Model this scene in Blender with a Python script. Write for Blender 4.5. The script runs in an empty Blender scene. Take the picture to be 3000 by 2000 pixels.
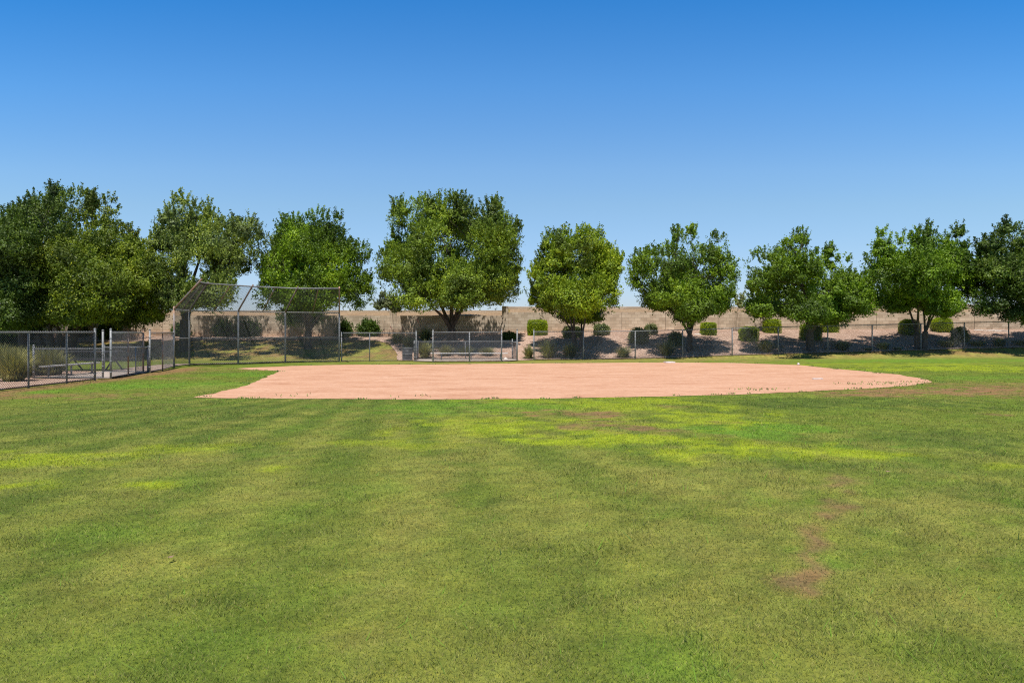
import bpy, bmesh, math, random
import numpy as np
from mathutils import Vector
from mathutils.geometry import tessellate_polygon

C = bpy.context.scene
col = C.collection
F, HC, CX, HY = 2100.0, 1.5, 1500.0, 972.0     # lens in photo pixels, eye height, principal column, horizon row
R = np.random.RandomState(7)
random.seed(7)
rad = math.radians

# ------------------------------------------------------------------ noise
def _hash(ix, iy, iz, s):
    h = (ix*374761393 + iy*668265263 + iz*1274126177 + s*974634777) & 0xffffffff
    h = ((h ^ (h >> 13))*1274126177) & 0xffffffff
    h = (h ^ (h >> 16)) & 0xffffffff
    return h/4294967295.0
def vnoise(x, y, z=0.0, s=0):
    x, y, z = np.broadcast_arrays(np.asarray(x, float), np.asarray(y, float), np.asarray(z, float))
    xi, yi, zi = np.floor(x).astype(np.int64), np.floor(y).astype(np.int64), np.floor(z).astype(np.int64)
    fx, fy, fz = x-xi, y-yi, z-zi
    fx, fy, fz = fx*fx*(3-2*fx), fy*fy*(3-2*fy), fz*fz*(3-2*fz)
    r = 0
    for a in (0, 1):
        for b in (0, 1):
            for c in (0, 1):
                w = (fx if a else 1-fx)*(fy if b else 1-fy)*(fz if c else 1-fz)
                r = r + w*_hash(xi+a, yi+b, zi+c, s)
    return r
def fbm(x, y, z=0.0, s=0, o=4):
    r, a, t = 0, 1.0, 0
    for i in range(o):
        f = 2.03**i
        r = r + a*vnoise(np.asarray(x)*f+i*17.3, np.asarray(y)*f+i*9.1, np.asarray(z)*f, s+i)
        t += a; a *= .5
    return r/t
def smooth(a, b, v):
    t = np.clip((v-a)/(b-a), 0, 1)
    return t*t*(3-2*t)

# ------------------------------------------------------------------ terrain
def G(X, Y):
    X = np.asarray(X, float); Y = np.asarray(Y, float)
    rise = .17*smooth(0, 28, X)*smooth(12, 38, Y)
    ztop = 1.2 + .22*smooth(-9, 0, X) + .2*smooth(0, 9, X) + .03*smooth(9, 30, X)
    t = np.clip((Y-38.3)/(47.5-38.3), 0, 1)
    prof = .75*t + .25*t*t*(3-2*t)
    prof = prof*smooth(0, .10, t)
    z = rise*(1-prof) + ztop*prof
    z = z + (.05*(vnoise(X*.45, Y*.45, 0, 5)-.5)*smooth(.05, .25, t)*(1-smooth(.9, 1, t)))
    back = np.where(Y > 47.62, 1.0, 0.0)
    return np.where(back > 0, (2.50+.22*smooth(-.9, -.2, X)) + .42*smooth(47.7, 51.8, Y), z)
def gz(x, y): return float(G(x, y))
def at(px, py):
    k = (px-CX)/F; m = (HY-py)/F
    Ys = np.arange(2.5, 47.5, .02)
    d = HC + m*Ys - G(k*Ys, Ys)
    i = np.argmax(d <= 0)
    Y = Ys[i] if d[i] <= 0 else 47.0
    return Vector((k*Y, Y, gz(k*Y, Y)))
def zat(py, Y): return HC + (HY-py)*Y/F
def xat(px, Y): return (px-CX)*Y/F

# ------------------------------------------------------------------ materials
def mat(name):
    m = bpy.data.materials.new(name); m.use_nodes = True
    nt = m.node_tree; nt.nodes.clear()
    out = nt.nodes.new('ShaderNodeOutputMaterial')
    b = nt.nodes.new('ShaderNodeBsdfPrincipled')
    nt.links.new(b.outputs[0], out.inputs[0])
    return m, nt, b, out
def N(nt, t, **k):
    n = nt.nodes.new(t)
    for a, v in k.items(): setattr(n, a, v)
    return n
def L(nt, a, b): nt.links.new(a, b)
def ramp(nt, fac, stops):
    r = N(nt, 'ShaderNodeValToRGB')
    e = r.color_ramp.elements
    while len(e) < len(stops): e.new(.5)
    for i, (p, c) in enumerate(stops):
        e[i].position = p; e[i].color = (*c, 1)
    L(nt, fac, r.inputs[0]); return r.outputs[0]
def noise(nt, scale, detail=4, rough=.6, vec=None, sx=None):
    n = N(nt, 'ShaderNodeTexNoise'); n.inputs['Scale'].default_value = scale
    n.inputs['Detail'].default_value = detail; n.inputs['Roughness'].default_value = rough
    if vec is None:
        g = N(nt, 'ShaderNodeNewGeometry'); vec = g.outputs['Position']
    if sx:
        mp = N(nt, 'ShaderNodeMapping'); mp.inputs['Scale'].default_value = sx
        L(nt, vec, mp.inputs[0]); vec = mp.outputs[0]
    L(nt, vec, n.inputs['Vector']); return n.outputs['Fac']
def mul(nt, a, b, f=1.0, mode='MULTIPLY'):
    m = N(nt, 'ShaderNodeMix', data_type='RGBA', blend_type=mode)
    m.inputs[0].default_value = f
    for s, v in ((6, a), (7, b)):
        if hasattr(v, 'is_linked'): L(nt, v, m.inputs[s])
        else: m.inputs[s].default_value = (*v, 1)
    return m.outputs[2]
def bump(nt, b, h, strength, dist):
    n = N(nt, 'ShaderNodeBump'); n.inputs['Strength'].default_value = strength
    n.inputs['Distance'].default_value = dist
    L(nt, h, n.inputs['Height']); L(nt, n.outputs[0], b.inputs['Normal'])

def mat_steel(name, c, var=.25, rust=0.0, metallic=.35, rough=.5):
    m, nt, b, o = mat(name)
    n = noise(nt, 9, 4)
    colr = ramp(nt, n, [(.3, tuple(x*(1-var) for x in c)), (.7, tuple(min(1, x*(1+var)) for x in c))])
    if rust:
        n2 = noise(nt, 5, 5)
        f = ramp(nt, n2, [(.5-.15*rust, (0, 0, 0)), (.62, (1, 1, 1))])
        mx = N(nt, 'ShaderNodeMix', data_type='RGBA'); L(nt, f, mx.inputs[0]); L(nt, colr, mx.inputs[6])
        mx.inputs[7].default_value = (.30, .17, .10, 1); colr = mx.outputs[2]
    L(nt, colr, b.inputs['Base Color']); b.inputs['Metallic'].default_value = metallic
    b.inputs['Roughness'].default_value = rough
    return m
M = {}
M['steel'] = mat_steel('galvanised_pipe', (.27, .275, .275), .3, 0, .12, .55)
M['steel_old'] = mat_steel('weathered_pipe', (.25, .24, .235), .3, 1.0)
M['tan_rail'] = mat_steel('dusty_rail', (.42, .33, .25), .25, 1.0, 0, .8)
M['wire'] = mat_steel('galvanised_wire', (.17, .172, .178), .15, 0, .45, .45)
M['wire_dark'] = mat_steel('hood_wire', (.035, .035, .037), .15, 0, .0, .7)  # hood wire's silhouette against the bright sky put into its colour
M['bench'] = mat_steel('aluminium_bench', (.66, .63, .60), .1, 0, .1, .45)
M['dark'] = mat_steel('dark_steel', (.05, .05, .052), .3, 0, .1, .55)
M['can'] = mat_steel('can_steel', (.12, .12, .13), .35, 0, .2, .5)

def foliage(name, cols, transl=.20, rough=.5, spec=.3):
    """cols: dark, mid, light, yellow"""
    m, nt, b, o = mat(name)
    a = N(nt, 'ShaderNodeAttribute', attribute_name='tint')
    c = ramp(nt, a.outputs['Fac'], [(0, cols[0]), (.45, cols[1]), (.85, cols[2]), (1, cols[3])])
    n = noise(nt, 1.1, 3)
    v = ramp(nt, n, [(.3, (.72, .78, .8)), (.7, (1.28, 1.2, 1.0))])
    c = mul(nt, c, v)
    L(nt, c, b.inputs['Base Color']); b.inputs['Roughness'].default_value = rough
    b.inputs['Specular IOR Level'].default_value = spec
    t = N(nt, 'ShaderNodeBsdfTranslucent')
    L(nt, mul(nt, c, (1.25, 1.35, .5)), t.inputs[0])
    mx = N(nt, 'ShaderNodeMixShader'); mx.inputs[0].default_value = transl
    L(nt, b.outputs[0], mx.inputs[1]); L(nt, t.outputs[0], mx.inputs[2]); L(nt, mx.outputs[0], o.inputs[0])
    return m
def fcol(k, h=0, dark=1.0):
    r, g, b_ = k
    return [(r*.18*dark, g*.22*dark, b_*.5*dark), (r*dark, g*dark, b_*dark), (r*1.5*dark, g*1.45*dark, b_*1.1*dark), (r*2.5*dark, g*1.9*dark, b_*.9*dark)]  # first stop paints the dark, shaded interior into the leaf colour
M['leaf_olive'] = foliage('leaf_olive_green', fcol((.195, .280, .030)))
M['leaf_yellow'] = foliage('leaf_yellow_green', fcol((.200, .285, .022)))
M['leaf_green'] = foliage('leaf_mid_green', fcol((.165, .262, .020)))
M['leaf_fresh'] = foliage('leaf_fresh_green', fcol((.165, .270, .016)))
M['leaf_dark'] = foliage('leaf_dark_green', fcol((.095, .150, .024)))
M['leaf_shade'] = foliage('leaf_deep_olive', fcol((.165, .225, .026)))
M['leaf_light'] = foliage('leaf_light_olive', fcol((.21, .275, .06)))
M['leaf_grey'] = foliage('leaf_grey_green', fcol((.23, .27, .13)), .2)
M['leaf_hedge'] = foliage('leaf_clipped_hedge', fcol((.30, .40, .012)), .3, .5)
M['leaf_shrub'] = foliage('leaf_shrub', fcol((.085, .15, .03)), .3)  # base colour kept dark to carry the shade these shrubs stand in
M['blade_clump'] = foliage('blade_desert_grass', fcol((.25, .255, .12)), .2)
M['blade_yellow'] = foliage('blade_pale_grass', fcol((.31, .30, .13)), .2)
M['lawn_blade'] = None

m, nt, b, o = mat('bark')
n = noise(nt, 6, 6, .7, sx=(1, 1, .25))
L(nt, ramp(nt, n, [(.3, (.035, .026, .020)), (.7, (.15, .115, .09))]), b.inputs['Base Color'])
b.inputs['Roughness'].default_value = .9; bump(nt, b, n, .6, .03); M['bark'] = m
m, nt, b, o = mat('flower')
L(nt, ramp(nt, noise(nt, 20), [(.3, (.5, .09, .09)), (.7, (.75, .2, .18))]), b.inputs['Base Color']); M['flower'] = m

# lawn sheet: vertex tint and fine noise
def lawn_nodes(nt, b):
    a = N(nt, 'ShaderNodeAttribute', attribute_name='lawn')
    n1 = noise(nt, 26, 5, .7, sx=(1, 1, 1))
    n2 = noise(nt, 3.1, 5, .65)
    c = mul(nt, a.outputs['Color'], ramp(nt, n1, [(.28, (.50, .55, .52)), (.5, (1, 1, 1)), (.75, (1.55, 1.42, 1.25))]))
    c = mul(nt, c, ramp(nt, n2, [(.3, (.80, .86, .86)), (.7, (1.22, 1.12, 1.05))]))
    L(nt, c, b.inputs['Base Color'])
    b.inputs['Roughness'].default_value = .9; b.inputs['Specular IOR Level'].default_value = .15
    return n1
m, nt, b, o = mat('lawn_turf'); n1 = lawn_nodes(nt, b); bump(nt, b, n1, .7, .03); M['lawn'] = m
m, nt, b, o = mat('lawn_blades')
a = N(nt, 'ShaderNodeAttribute', attribute_name='lawn')
L(nt, a.outputs['Color'], b.inputs['Base Color']); b.inputs['Roughness'].default_value = .6
b.inputs['Specular IOR Level'].default_value = .25
gn = N(nt, 'ShaderNodeNewGeometry'); va = N(nt, 'ShaderNodeVectorMath', operation='ADD'); va.inputs[1].default_value = (0, 0, 1.1)
L(nt, gn.outputs['Normal'], va.inputs[0]); vn = N(nt, 'ShaderNodeVectorMath', operation='NORMALIZE'); L(nt, va.outputs[0], vn.inputs[0]); L(nt, vn.outputs[0], b.inputs['Normal'])
t = N(nt, 'ShaderNodeBsdfTranslucent'); L(nt, mul(nt, a.outputs['Color'], (1.1, 1.2, .7)), t.inputs[0])
mx = N(nt, 'ShaderNodeMixShader'); mx.inputs[0].default_value = .3
L(nt, b.outputs[0], mx.inputs[1]); L(nt, t.outputs[0], mx.inputs[2]); L(nt, mx.outputs[0], o.inputs[0])
M['lawn_blade'] = m

m, nt, b, o = mat('infield_clay')
n1 = noise(nt, .8, 8, .72, sx=(.7, 1.3, 1)); n2 = noise(nt, 34, 6, .8); n3 = noise(nt, 1.7, 7, .7, sx=(.5, 1.1, 1)); n4 = noise(nt, 7, 6, .75)
c = ramp(nt, n1, [(.30, (.50, .255, .155)), (.45, (.62, .350, .226)), (.60, (.675, .402, .268)), (.8, (.74, .50, .37))])
c = mul(nt, c, ramp(nt, n2, [(.30, (.84, .82, .80)), (.5, (1, 1, 1)), (.75, (1.12, 1.11, 1.11))]))
c = mul(nt, c, ramp(nt, n3, [(.30, (.74, .62, .54)), (.43, (1, 1, 1))]))
c = mul(nt, c, ramp(nt, n4, [(.30, (.84, .80, .77)), (.6, (1.05, 1.05, 1.05))]))
L(nt, c, b.inputs['Base Color']); b.inputs['Roughness'].default_value = .95; b.inputs['Specular IOR Level'].default_value = .1
bump(nt, b, n2, .35, .02); M['dirt'] = m

def gravel(name, c1, c2, c3):
    m, nt, b, o = mat(name)
    v = N(nt, 'ShaderNodeTexVoronoi'); v.inputs['Scale'].default_value = 22
    g = N(nt, 'ShaderNodeNewGeometry'); L(nt, g.outputs['Position'], v.inputs['Vector'])
    sp = N(nt, 'ShaderNodeSeparateColor'); L(nt, v.outputs['Color'], sp.inputs[0])
    c = ramp(nt, sp.outputs[0], [(0, c1), (.5, c2), (1, c3)])
    c = mul(nt, c, ramp(nt, noise(nt, .9, 5), [(.3, (.86, .80, .76)), (.65, (1.08, 1.08, 1.08))]))
    L(nt, c, b.inputs['Base Color']); b.inputs['Roughness'].default_value = .95; b.inputs['Specular IOR Level'].default_value = .1
    bump(nt, b, v.outputs['Distance'], .5, .03)
    return m
M['gravel'] = gravel('desert_gravel', (.31, .20, .15), (.49, .335, .25), (.64, .48, .39))
M['soil'] = gravel('dry_soil', (.22, .15, .09), (.36, .25, .15), (.46, .34, .22))
M['path'] = gravel('pale_path', (.42, .31, .25), (.50, .38, .31), (.58, .46, .39))
m, nt, b, o = mat('concrete')
L(nt, ramp(nt, noise(nt, 4, 6), [(.3, (.38, .30, .25)), (.7, (.52, .44, .38))]), b.inputs['Base Color'])
b.inputs['Roughness'].default_value = .9; M['concrete'] = m
m, nt, b, o = mat('white_rubber')
L(nt, ramp(nt, noise(nt, 15, 4), [(.3, (.6, .52, .47)), (.6, (.82, .80, .78))]), b.inputs['Base Color']); M['white'] = m
m, nt, b, o = mat('brown_wood')
L(nt, ramp(nt, noise(nt, 10, 4), [(.3, (.17, .10, .06)), (.6, (.34, .22, .15))]), b.inputs['Base Color']); M['wood'] = m
m, nt, b, o = mat('pale_rock')
L(nt, ramp(nt, noise(nt, 8, 4), [(.3, (.5, .44, .38)), (.6, (.72, .66, .6))]), b.inputs['Base Color']); M['rock'] = m

# concrete masonry
m, nt, b, o = mat('block_masonry')
tc = N(nt, 'ShaderNodeNewGeometry'); sep = N(nt, 'ShaderNodeSeparateXYZ'); L(nt, tc.outputs['Position'], sep.inputs[0])
cb = N(nt, 'ShaderNodeCombineXYZ'); L(nt, sep.outputs['X'], cb.inputs[0]); L(nt, sep.outputs['Z'], cb.inputs[1])
br = N(nt, 'ShaderNodeTexBrick'); L(nt, cb.outputs[0], br.inputs['Vector'])
br.inputs['Scale'].default_value = 1; br.inputs['Brick Width'].default_value = .406; br.inputs['Row Height'].default_value = .203
br.inputs['Mortar Size'].default_value = .006; br.inputs['Mortar Smooth'].default_value = .3; br.inputs['Bias'].default_value = 0
br.inputs['Color1'].default_value = (.50, .405, .305, 1); br.inputs['Color2'].default_value = (.70, .59, .465, 1)
br.inputs['Mortar'].default_value = (.40, .31, .235, 1)
c = mul(nt, br.outputs['Color'], ramp(nt, noise(nt, 1.4, 5, .65, sx=(.5, 1, 2.2)), [(.3, (.86, .83, .80)), (.68, (1.1, 1.1, 1.1))]))
zz = N(nt, 'ShaderNodeMapRange'); L(nt, sep.outputs['Z'], zz.inputs[0])
zz.inputs[1].default_value = 1.2; zz.inputs[2].default_value = 1.95
na = N(nt, 'ShaderNodeMath', operation='ADD'); L(nt, zz.outputs[0], na.inputs[0])
nb_ = N(nt, 'ShaderNodeMath', operation='MULTIPLY_ADD'); L(nt, noise(nt, 1.2, 4), nb_.inputs[0]); nb_.inputs[1].default_value = .9; nb_.inputs[2].default_value = -.45
L(nt, nb_.outputs[0], na.inputs[1])
c = mul(nt, c, ramp(nt, na.outputs[0], [(.1, (1.02, .84, .74)), (.75, (1, 1, 1))]))
L(nt, c, b.inputs['Base Color']); b.inputs['Roughness'].default_value = .92; b.inputs['Specular IOR Level'].default_value = .15
iv = N(nt, 'ShaderNodeMath', operation='SUBTRACT'); iv.inputs[0].default_value = 1; L(nt, br.outputs['Fac'], iv.inputs[1])
bump(nt, b, iv.outputs[0], .5, .01); M['block'] = m
m, nt, b, o = mat('joint_gap')
L(nt, ramp(nt, noise(nt, 5, 3), [(.3, (.12, .085, .06)), (.7, (.2, .15, .11))]), b.inputs['Base Color']); M['joint'] = m
m, nt, b, o = mat('roof_tile')
w = N(nt, 'ShaderNodeTexWave'); w.inputs['Scale'].default_value = 2.2
g = N(nt, 'ShaderNodeNewGeometry'); L(nt, g.outputs['Position'], w.inputs['Vector'])
c = ramp(nt, w.outputs['Fac'], [(0, (.34, .17, .12)), (1, (.60, .36, .28))])
L(nt, mul(nt, c, ramp(nt, noise(nt, 4, 4), [(.3, (.8, .8, .8)), (.7, (1.1, 1.1, 1.1))])), b.inputs['Base Color'])
b.inputs['Roughness'].default_value = .9; M['tile'] = m
m, nt, b, o = mat('stucco')
L(nt, ramp(nt, noise(nt, 3, 5), [(.3, (.44, .34, .25)), (.7, (.54, .43, .33))]), b.inputs['Base Color'])
b.inputs['Roughness'].default_value = .95; M['stucco'] = m

# ------------------------------------------------------------------ object helpers
def tag(o, label=None, cat=None, group=None, kind=None):
    if label: o['label'] = label
    if cat: o['category'] = cat
    if group: o['group'] = group
    if kind: o['kind'] = kind
    return o
def empty(name, loc, label, cat, group=None):
    o = bpy.data.objects.new(name, None); col.objects.link(o); o.location = loc
    o.empty_display_size = .2
    return tag(o, label, cat, group)
def link(name, me, material, parent=None):
    o = bpy.data.objects.new(name, me); col.objects.link(o)
    if material: me.materials.append(material)
    if parent is not None:
        o.parent = parent
        o.matrix_parent_inverse.identity()
    return o
class MB:
    """collects shapes in world coordinates; build() moves them into the parent's space"""
    def __init__(s): s.v = []; s.f = []; s.sm = []
    def add(s, vs, fs, smooth_=False):
        n = len(s.v); s.v += [tuple(v) for v in vs]; s.f += [tuple(n+i for i in f) for f in fs]; s.sm += [smooth_]*len(fs)
    def tube(s, pts, rs, k=8, cap=True):
        pts = [Vector(p) for p in pts]
        if not hasattr(rs, '__len__'): rs = [rs]*len(pts)
        vs, fs = [], []
        up = None
        for i, p in enumerate(pts):
            d = (pts[min(i+1, len(pts)-1)]-pts[max(i-1, 0)]).normalized()
            if up is None:
                up = d.orthogonal().normalized()
            else:
                up = (up - d*up.dot(d)).normalized()
            w = d.cross(up)
            for j in range(k):
                a = 2*math.pi*j/k
                vs.append(p + (up*math.cos(a)+w*math.sin(a))*rs[i])
        for i in range(len(pts)-1):
            for j in range(k):
                fs.append((i*k+j, i*k+(j+1) % k, (i+1)*k+(j+1) % k, (i+1)*k+j))
        s.add(vs, fs, True)
        if cap:
            n = len(s.v)-len(vs)
            s.f.append(tuple(n+j for j in range(k))[::-1]); s.sm.append(False)
            s.f.append(tuple(n+(len(pts)-1)*k+j for j in range(k))); s.sm.append(False)
    def box(s, c, d, rz=0.0):
        vs = []
        for sx in (-.5, .5):
            for sy in (-.5, .5):
                for sz in (-.5, .5):
                    x, y = sx*d[0], sy*d[1]
                    vs.append((c[0]+x*math.cos(rz)-y*math.sin(rz), c[1]+x*math.sin(rz)+y*math.cos(rz), c[2]+sz*d[2]))
        s.add(vs, [(0, 1, 3, 2), (4, 6, 7, 5), (0, 4, 5, 1), (2, 3, 7, 6), (0, 2, 6, 4), (1, 5, 7, 3)])
    def beam(s, a, b, w, h):
        a = Vector(a); b = Vector(b); d = (b-a).normalized()
        u = Vector((0, 0, 1)); 
        if abs(d.dot(u)) > .95: u = Vector((0, 1, 0))
        side = d.cross(u).normalized(); u = side.cross(d)
        vs = [p+side*(sx*w/2)+u*(sy*h/2) for p in (a, b) for sx, sy in ((-1, -1), (1, -1), (1, 1), (-1, 1))]
        s.add(vs, [(0, 1, 2, 3), (7, 6, 5, 4), (0, 4, 5, 1), (1, 5, 6, 2), (2, 6, 7, 3), (3, 7, 4, 0)])
    def build(s, name, material, parent=None, bevel=0):
        off = Vector(parent_world(parent)) if parent is not None else Vector((0, 0, 0))
        me = bpy.data.meshes.new(name)
        me.from_pydata([tuple(Vector(v)-off) for v in s.v], [], s.f)
        me.polygons.foreach_set('use_smooth', s.sm)
        me.update()
        o = link(name, me, material, parent)
        if bevel:
            b = o.modifiers.new('bevel', 'BEVEL'); b.width = bevel; b.segments = 2; b.limit_method = 'ANGLE'
        return o
def parent_world(p):
    v = Vector(p.location)
    q = p.parent
    while q is not None: v = v + Vector(q.location); q = q.parent
    return v
def npmesh(name, V, Q, material, parent=None, tint=None, colr=None, smooth_=False):
    """V: n x 3 world, Q: m x k face indices"""
    off = np.array(parent_world(parent)) if parent is not None else np.zeros(3)
    me = bpy.data.meshes.new(name)
    me.vertices.add(len(V)); me.vertices.foreach_set('co', (V-off).astype(np.float32).ravel())
    k = Q.shape[1]
    me.loops.add(len(Q)*k); me.loops.foreach_set('vertex_index', Q.astype(np.int32).ravel())
    me.polygons.add(len(Q)); me.polygons.foreach_set('loop_start', np.arange(0, len(Q)*k, k, dtype=np.int32))
    me.update(calc_edges=True)
    if smooth_: me.polygons.foreach_set('use_smooth', np.ones(len(Q), bool))
    if tint is not None:
        a = me.attributes.new('tint', 'FLOAT', 'POINT'); a.data.foreach_set('value', tint.astype(np.float32))
    if colr is not None:
        a = me.attributes.new('lawn', 'FLOAT_COLOR', 'POINT')
        a.data.foreach_set('color', np.concatenate([colr, np.ones((len(colr), 1))], 1).astype(np.float32).ravel())
    return link(name, me, material, parent)

# ------------------------------------------------------------------ lawn colour as a function of the place
LC = dict(R=(.25, .165, .075), base=(.160, .212, .027), D=(.090, .142, .024), B=(.31, .385, .020), V=(.150, .275, .026), T=(.30, .285, .070), S=(.29, .165, .082))
# kind, column, row, half width, half height of each patch as seen in the photo, turned into ellipses on the ground
PATCH = [('D', 250, 1230, 520, 62, .55), ('D', 1000, 1192, 380, 34, .4), ('D', 60, 1480, 150, 40, .45), ('D', 790, 1335, 120, 25, .4),
 
 ('B', 190, 1340, 210, 20, .75), ('B', 50, 1420, 95, 18, .9), ('B', 415, 1420, 110, 12, .9), ('B', 540, 1318, 150, 16, .6),
 ('B', 830, 1370, 75, 10, .7), ('V', 440, 1128, 260, 9, .9), ('V', 110, 1150, 150, 7, .9), ('S', 260, 1159, 330, 7, .85), ('S', 30, 1166, 120, 6, .8),
 ('V', 1330, 1192, 260, 16, .7), ('B', 1420, 1250, 240, 26, .75), ('B', 1150, 1300, 260, 9, .5), ('B', 1760, 1185, 330, 22, .7), ('V', 1560, 1190, 120, 12, .7),
 ('B', 1760, 1290, 280, 22, .9), ('V', 2170, 1262, 240, 30, .95), ('B', 2210, 1325, 290, 22, .85), ('B', 1980, 1230, 330, 20, .7),
 ('S', 2760, 1147, 330, 9, 1), ('S', 2930, 1140, 160, 8, .9), ('S', 2560, 1158, 150, 6, .9), ('S', 1660, 1213, 130, 10, .95), ('S', 1990, 1190, 60, 5, .6), ('S', 2090, 1237, 60, 5, .5),
 ('D', 2560, 1180, 360, 18, .85), ('D', 2200, 1178, 160, 9, .5), ('D', 2780, 1285, 280, 28, .7), ('D', 1905, 1303, 85, 8, .75), ('D', 2080, 1322, 60, 6, .6), ('D', 2480, 1370, 260, 18, .55),
 ('V', 2460, 1675, 60, 50, .35), ('V', 2600, 1307, 45, 5, .8), 
 ('T', 2074, 1400, 230, 40, .55), ('T', 2138, 1610, 260, 90, .5), ('T', 2740, 1520, 330, 110, .65), ('T', 2800, 1870, 330, 150, .5),
 ('V', 1960, 1900, 160, 60, .3), ('T', 1212, 1480, 90, 240, .5), ('T', 606, 1350, 170, 26, .6), ('T', 700, 1470, 160, 40, .35), ('T', 300, 1700, 250, 90, .35), ('T', 1640, 1520, 160, 80, .3),
 ('S', 2850, 1156, 260, 10, .8), ('S', 2960, 1215, 60, 6, .7), ('S', 2620, 1150, 150, 6, .75), ('B', 2800, 1085, 280, 7, .8), ('V', 2720, 1064, 420, 5, .7), ('S', 2750, 1127, 250, 7, .6),
 ('B', 2600, 1074, 330, 4, .5), ('V', 2900, 1110, 200, 5, .6), ('T', 2450, 1052, 600, 3, .5),
 ('S', 560, 1087, 180, 8, .7), ('V', 700, 1096, 130, 6, .8), ('S', 350, 1110, 190, 5, .6), ('D', 640, 1092, 120, 3, .5), ('T', 1500, 1062, 700, 4, .7), ('S', 1900, 1058, 330, 3, .6), ('T', 560, 1140, 80, 12, .5),
 ('B', 2960, 1370, 90, 12, .6), ('D', 2900, 1440, 140, 20, .4)]
_pr = np.random.RandomState(5)
for cx0, cy0, sx0, sy0, m0 in ((2462, 1415, 30, 14, 9), (2434, 1485, 34, 26, 14), (2399, 1596, 28, 20, 8), (2372, 1642, 16, 22, 5), (2408, 1678, 24, 18, 8), (2350, 1722, 30, 14, 7), (1787, 1240, 95, 12, 16), (1665, 1213, 80, 8, 8)):
    for _ in range(m0):
        q_ = .35+.65*_pr.rand(); w_ = (sx0*.85*q_); PATCH.append(('R', cx0+_pr.normal()*sx0*.75, cy0+_pr.normal()*sy0*.95, w_, max(sy0*.7*q_, 3.5), .75))
_P = []
for k, px, py, rx, ry, s in PATCH:
    Y0 = F*HC/(py+ry-HY); Y1 = F*HC/(max(py-ry, HY+40)-HY); yc = F*HC/(py-HY)
    _P.append((k, (px-CX)*yc/F, (Y0+Y1)/2, rx*yc/F, (Y1-Y0)/2*1.05, s))
def lawn_color(X, Y):
    X = np.asarray(X, float); Y = np.asarray(Y, float)
    c = np.empty((len(X), 3)); c[:] = LC['base']
    big = fbm(X*.35, Y*.28, 0, 11, 4); mid = fbm(X*1.5, Y*1.5, 0, 23, 4); fine = fbm(X*6, Y*6, 0, 31, 3)
    th = np.arctan2(X+3.7+.25*(vnoise(X*.35, Y*.35, 0, 3)-.5), np.maximum(22.5-Y, .5))     # mower passes fan out from the infield
    st = .5+.5*np.tanh(1.6*np.cos(2*math.pi*(th-.165)/.086+1.2*(vnoise(th*5, Y*.12, 0, 9)-.5)))
    amp = smooth(21.5, 18.5, Y)*smooth(.85, .40, np.abs(th))*(.7+.4*vnoise(X*.25+3, Y*.25, 0, 77))*(.6+.4*smooth(4, 10, Y))
    def mixc(c, k, w): w = w[:, None]; return c*(1-w) + np.array(LC[k])*w
    c = mixc(c, 'D', .08*smooth(.45, .62, big))
    c = mixc(c, 'T', .14*smooth(.52, .35, big))
    c = mixc(c, 'D', .52*(1-st)*amp)
    c = mixc(c, 'T', .50*st*amp)
    c = mixc(c, 'V', .22*smooth(.55, .72, mid))
    c = mixc(c, 'T', .22*smooth(.45, .28, mid))
    wx = (fbm(X*.9, Y*.9, 0, 51, 4)-.5); wy = (fbm(X*.9+40, Y*.9, 0, 57, 4)-.5)
    brown = np.zeros(len(X))
    rag = fbm(X*3.2, Y*3.2, 0, 71, 4); spk = fbm(X*7, Y*7, 0, 83, 4)
    for k, x0, y0, ax, ay, st_ in _P:
        dx = (X-x0)/ax + wx*1.9; dy = (Y-y0)/max(ay, .12) + wy*1.9
        d = np.sqrt(dx*dx+dy*dy) + (rag-.5)*(1.5 if k == 'R' else 2.4) + (fine-.5)*.9
        if k in 'SR': w = st_*smooth(1.15, .60, d)*(.35+.65*smooth(.40, .56, spk)); brown = np.maximum(brown, w)
        else: w = np.minimum(st_*(1.15 if k in 'BV' else .9), 1)*smooth(1.35, .45, d)*.95
        c = mixc(c, k, w)
    # dry edge along the fence lines and on the grassed bank behind
    w = smooth(35.0, 38.5, Y)*smooth(-3, 8, Y-30)*.75
    c = mixc(c, 'T', np.clip(w*(.5+fine)*1.1, 0, .95)); c = mixc(c, 'S', np.clip(smooth(37.5, 40, Y)*smooth(.42, .62, mid)*.7, 0, 1))
    ed = np.abs(X - (-12.6 - .0012*np.maximum(Y-20, 0)**3*.6))
    c = mixc(c, 'S', .8*smooth(.75, .1, ed + .5*(mid-.5))*smooth(32, 29, Y))
    c = c*(.95 + (fine[:, None]-.5)*.5 + (vnoise(X*24, Y*24, 0, 97)[:, None]-.5)*.4)
    return np.clip(c, .01, .9), brown

# ------------------------------------------------------------------ ground sheets
def grid_sheet(name, xs, ys, material, dz=0.0, colf=None):
    XX, YY = np.meshgrid(xs, ys); X = XX.ravel(); Y = YY.ravel()
    Z = G(X, Y)+dz
    V = np.stack([X, Y, Z], 1)
    nx, ny = len(xs), len(ys)
    i = np.arange(nx-1)[None, :] + np.arange(ny-1)[:, None]*nx
    Q = np.stack([i, i+1, i+1+nx, i+nx], -1).reshape(-1, 4)
    return npmesh(name, V, Q, material, colr=colf(X, Y)[0] if colf else None, smooth_=True)
xs = np.concatenate([[-600, -300, -150, -90, -60, -48], np.arange(-40, -26, 1.), np.arange(-26, 34, .12), np.arange(34, 48, 1.), [60, 90, 150, 300, 600]])
ys = np.concatenate([[-200, -60, -20, -8, -4, -2, 0], np.arange(1, 38, .12), np.arange(38, 47.61, .3), [47.61, 47.64, 48, 49, 50, 51, 52, 55, 60, 80, 150, 400, 900]])
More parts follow.
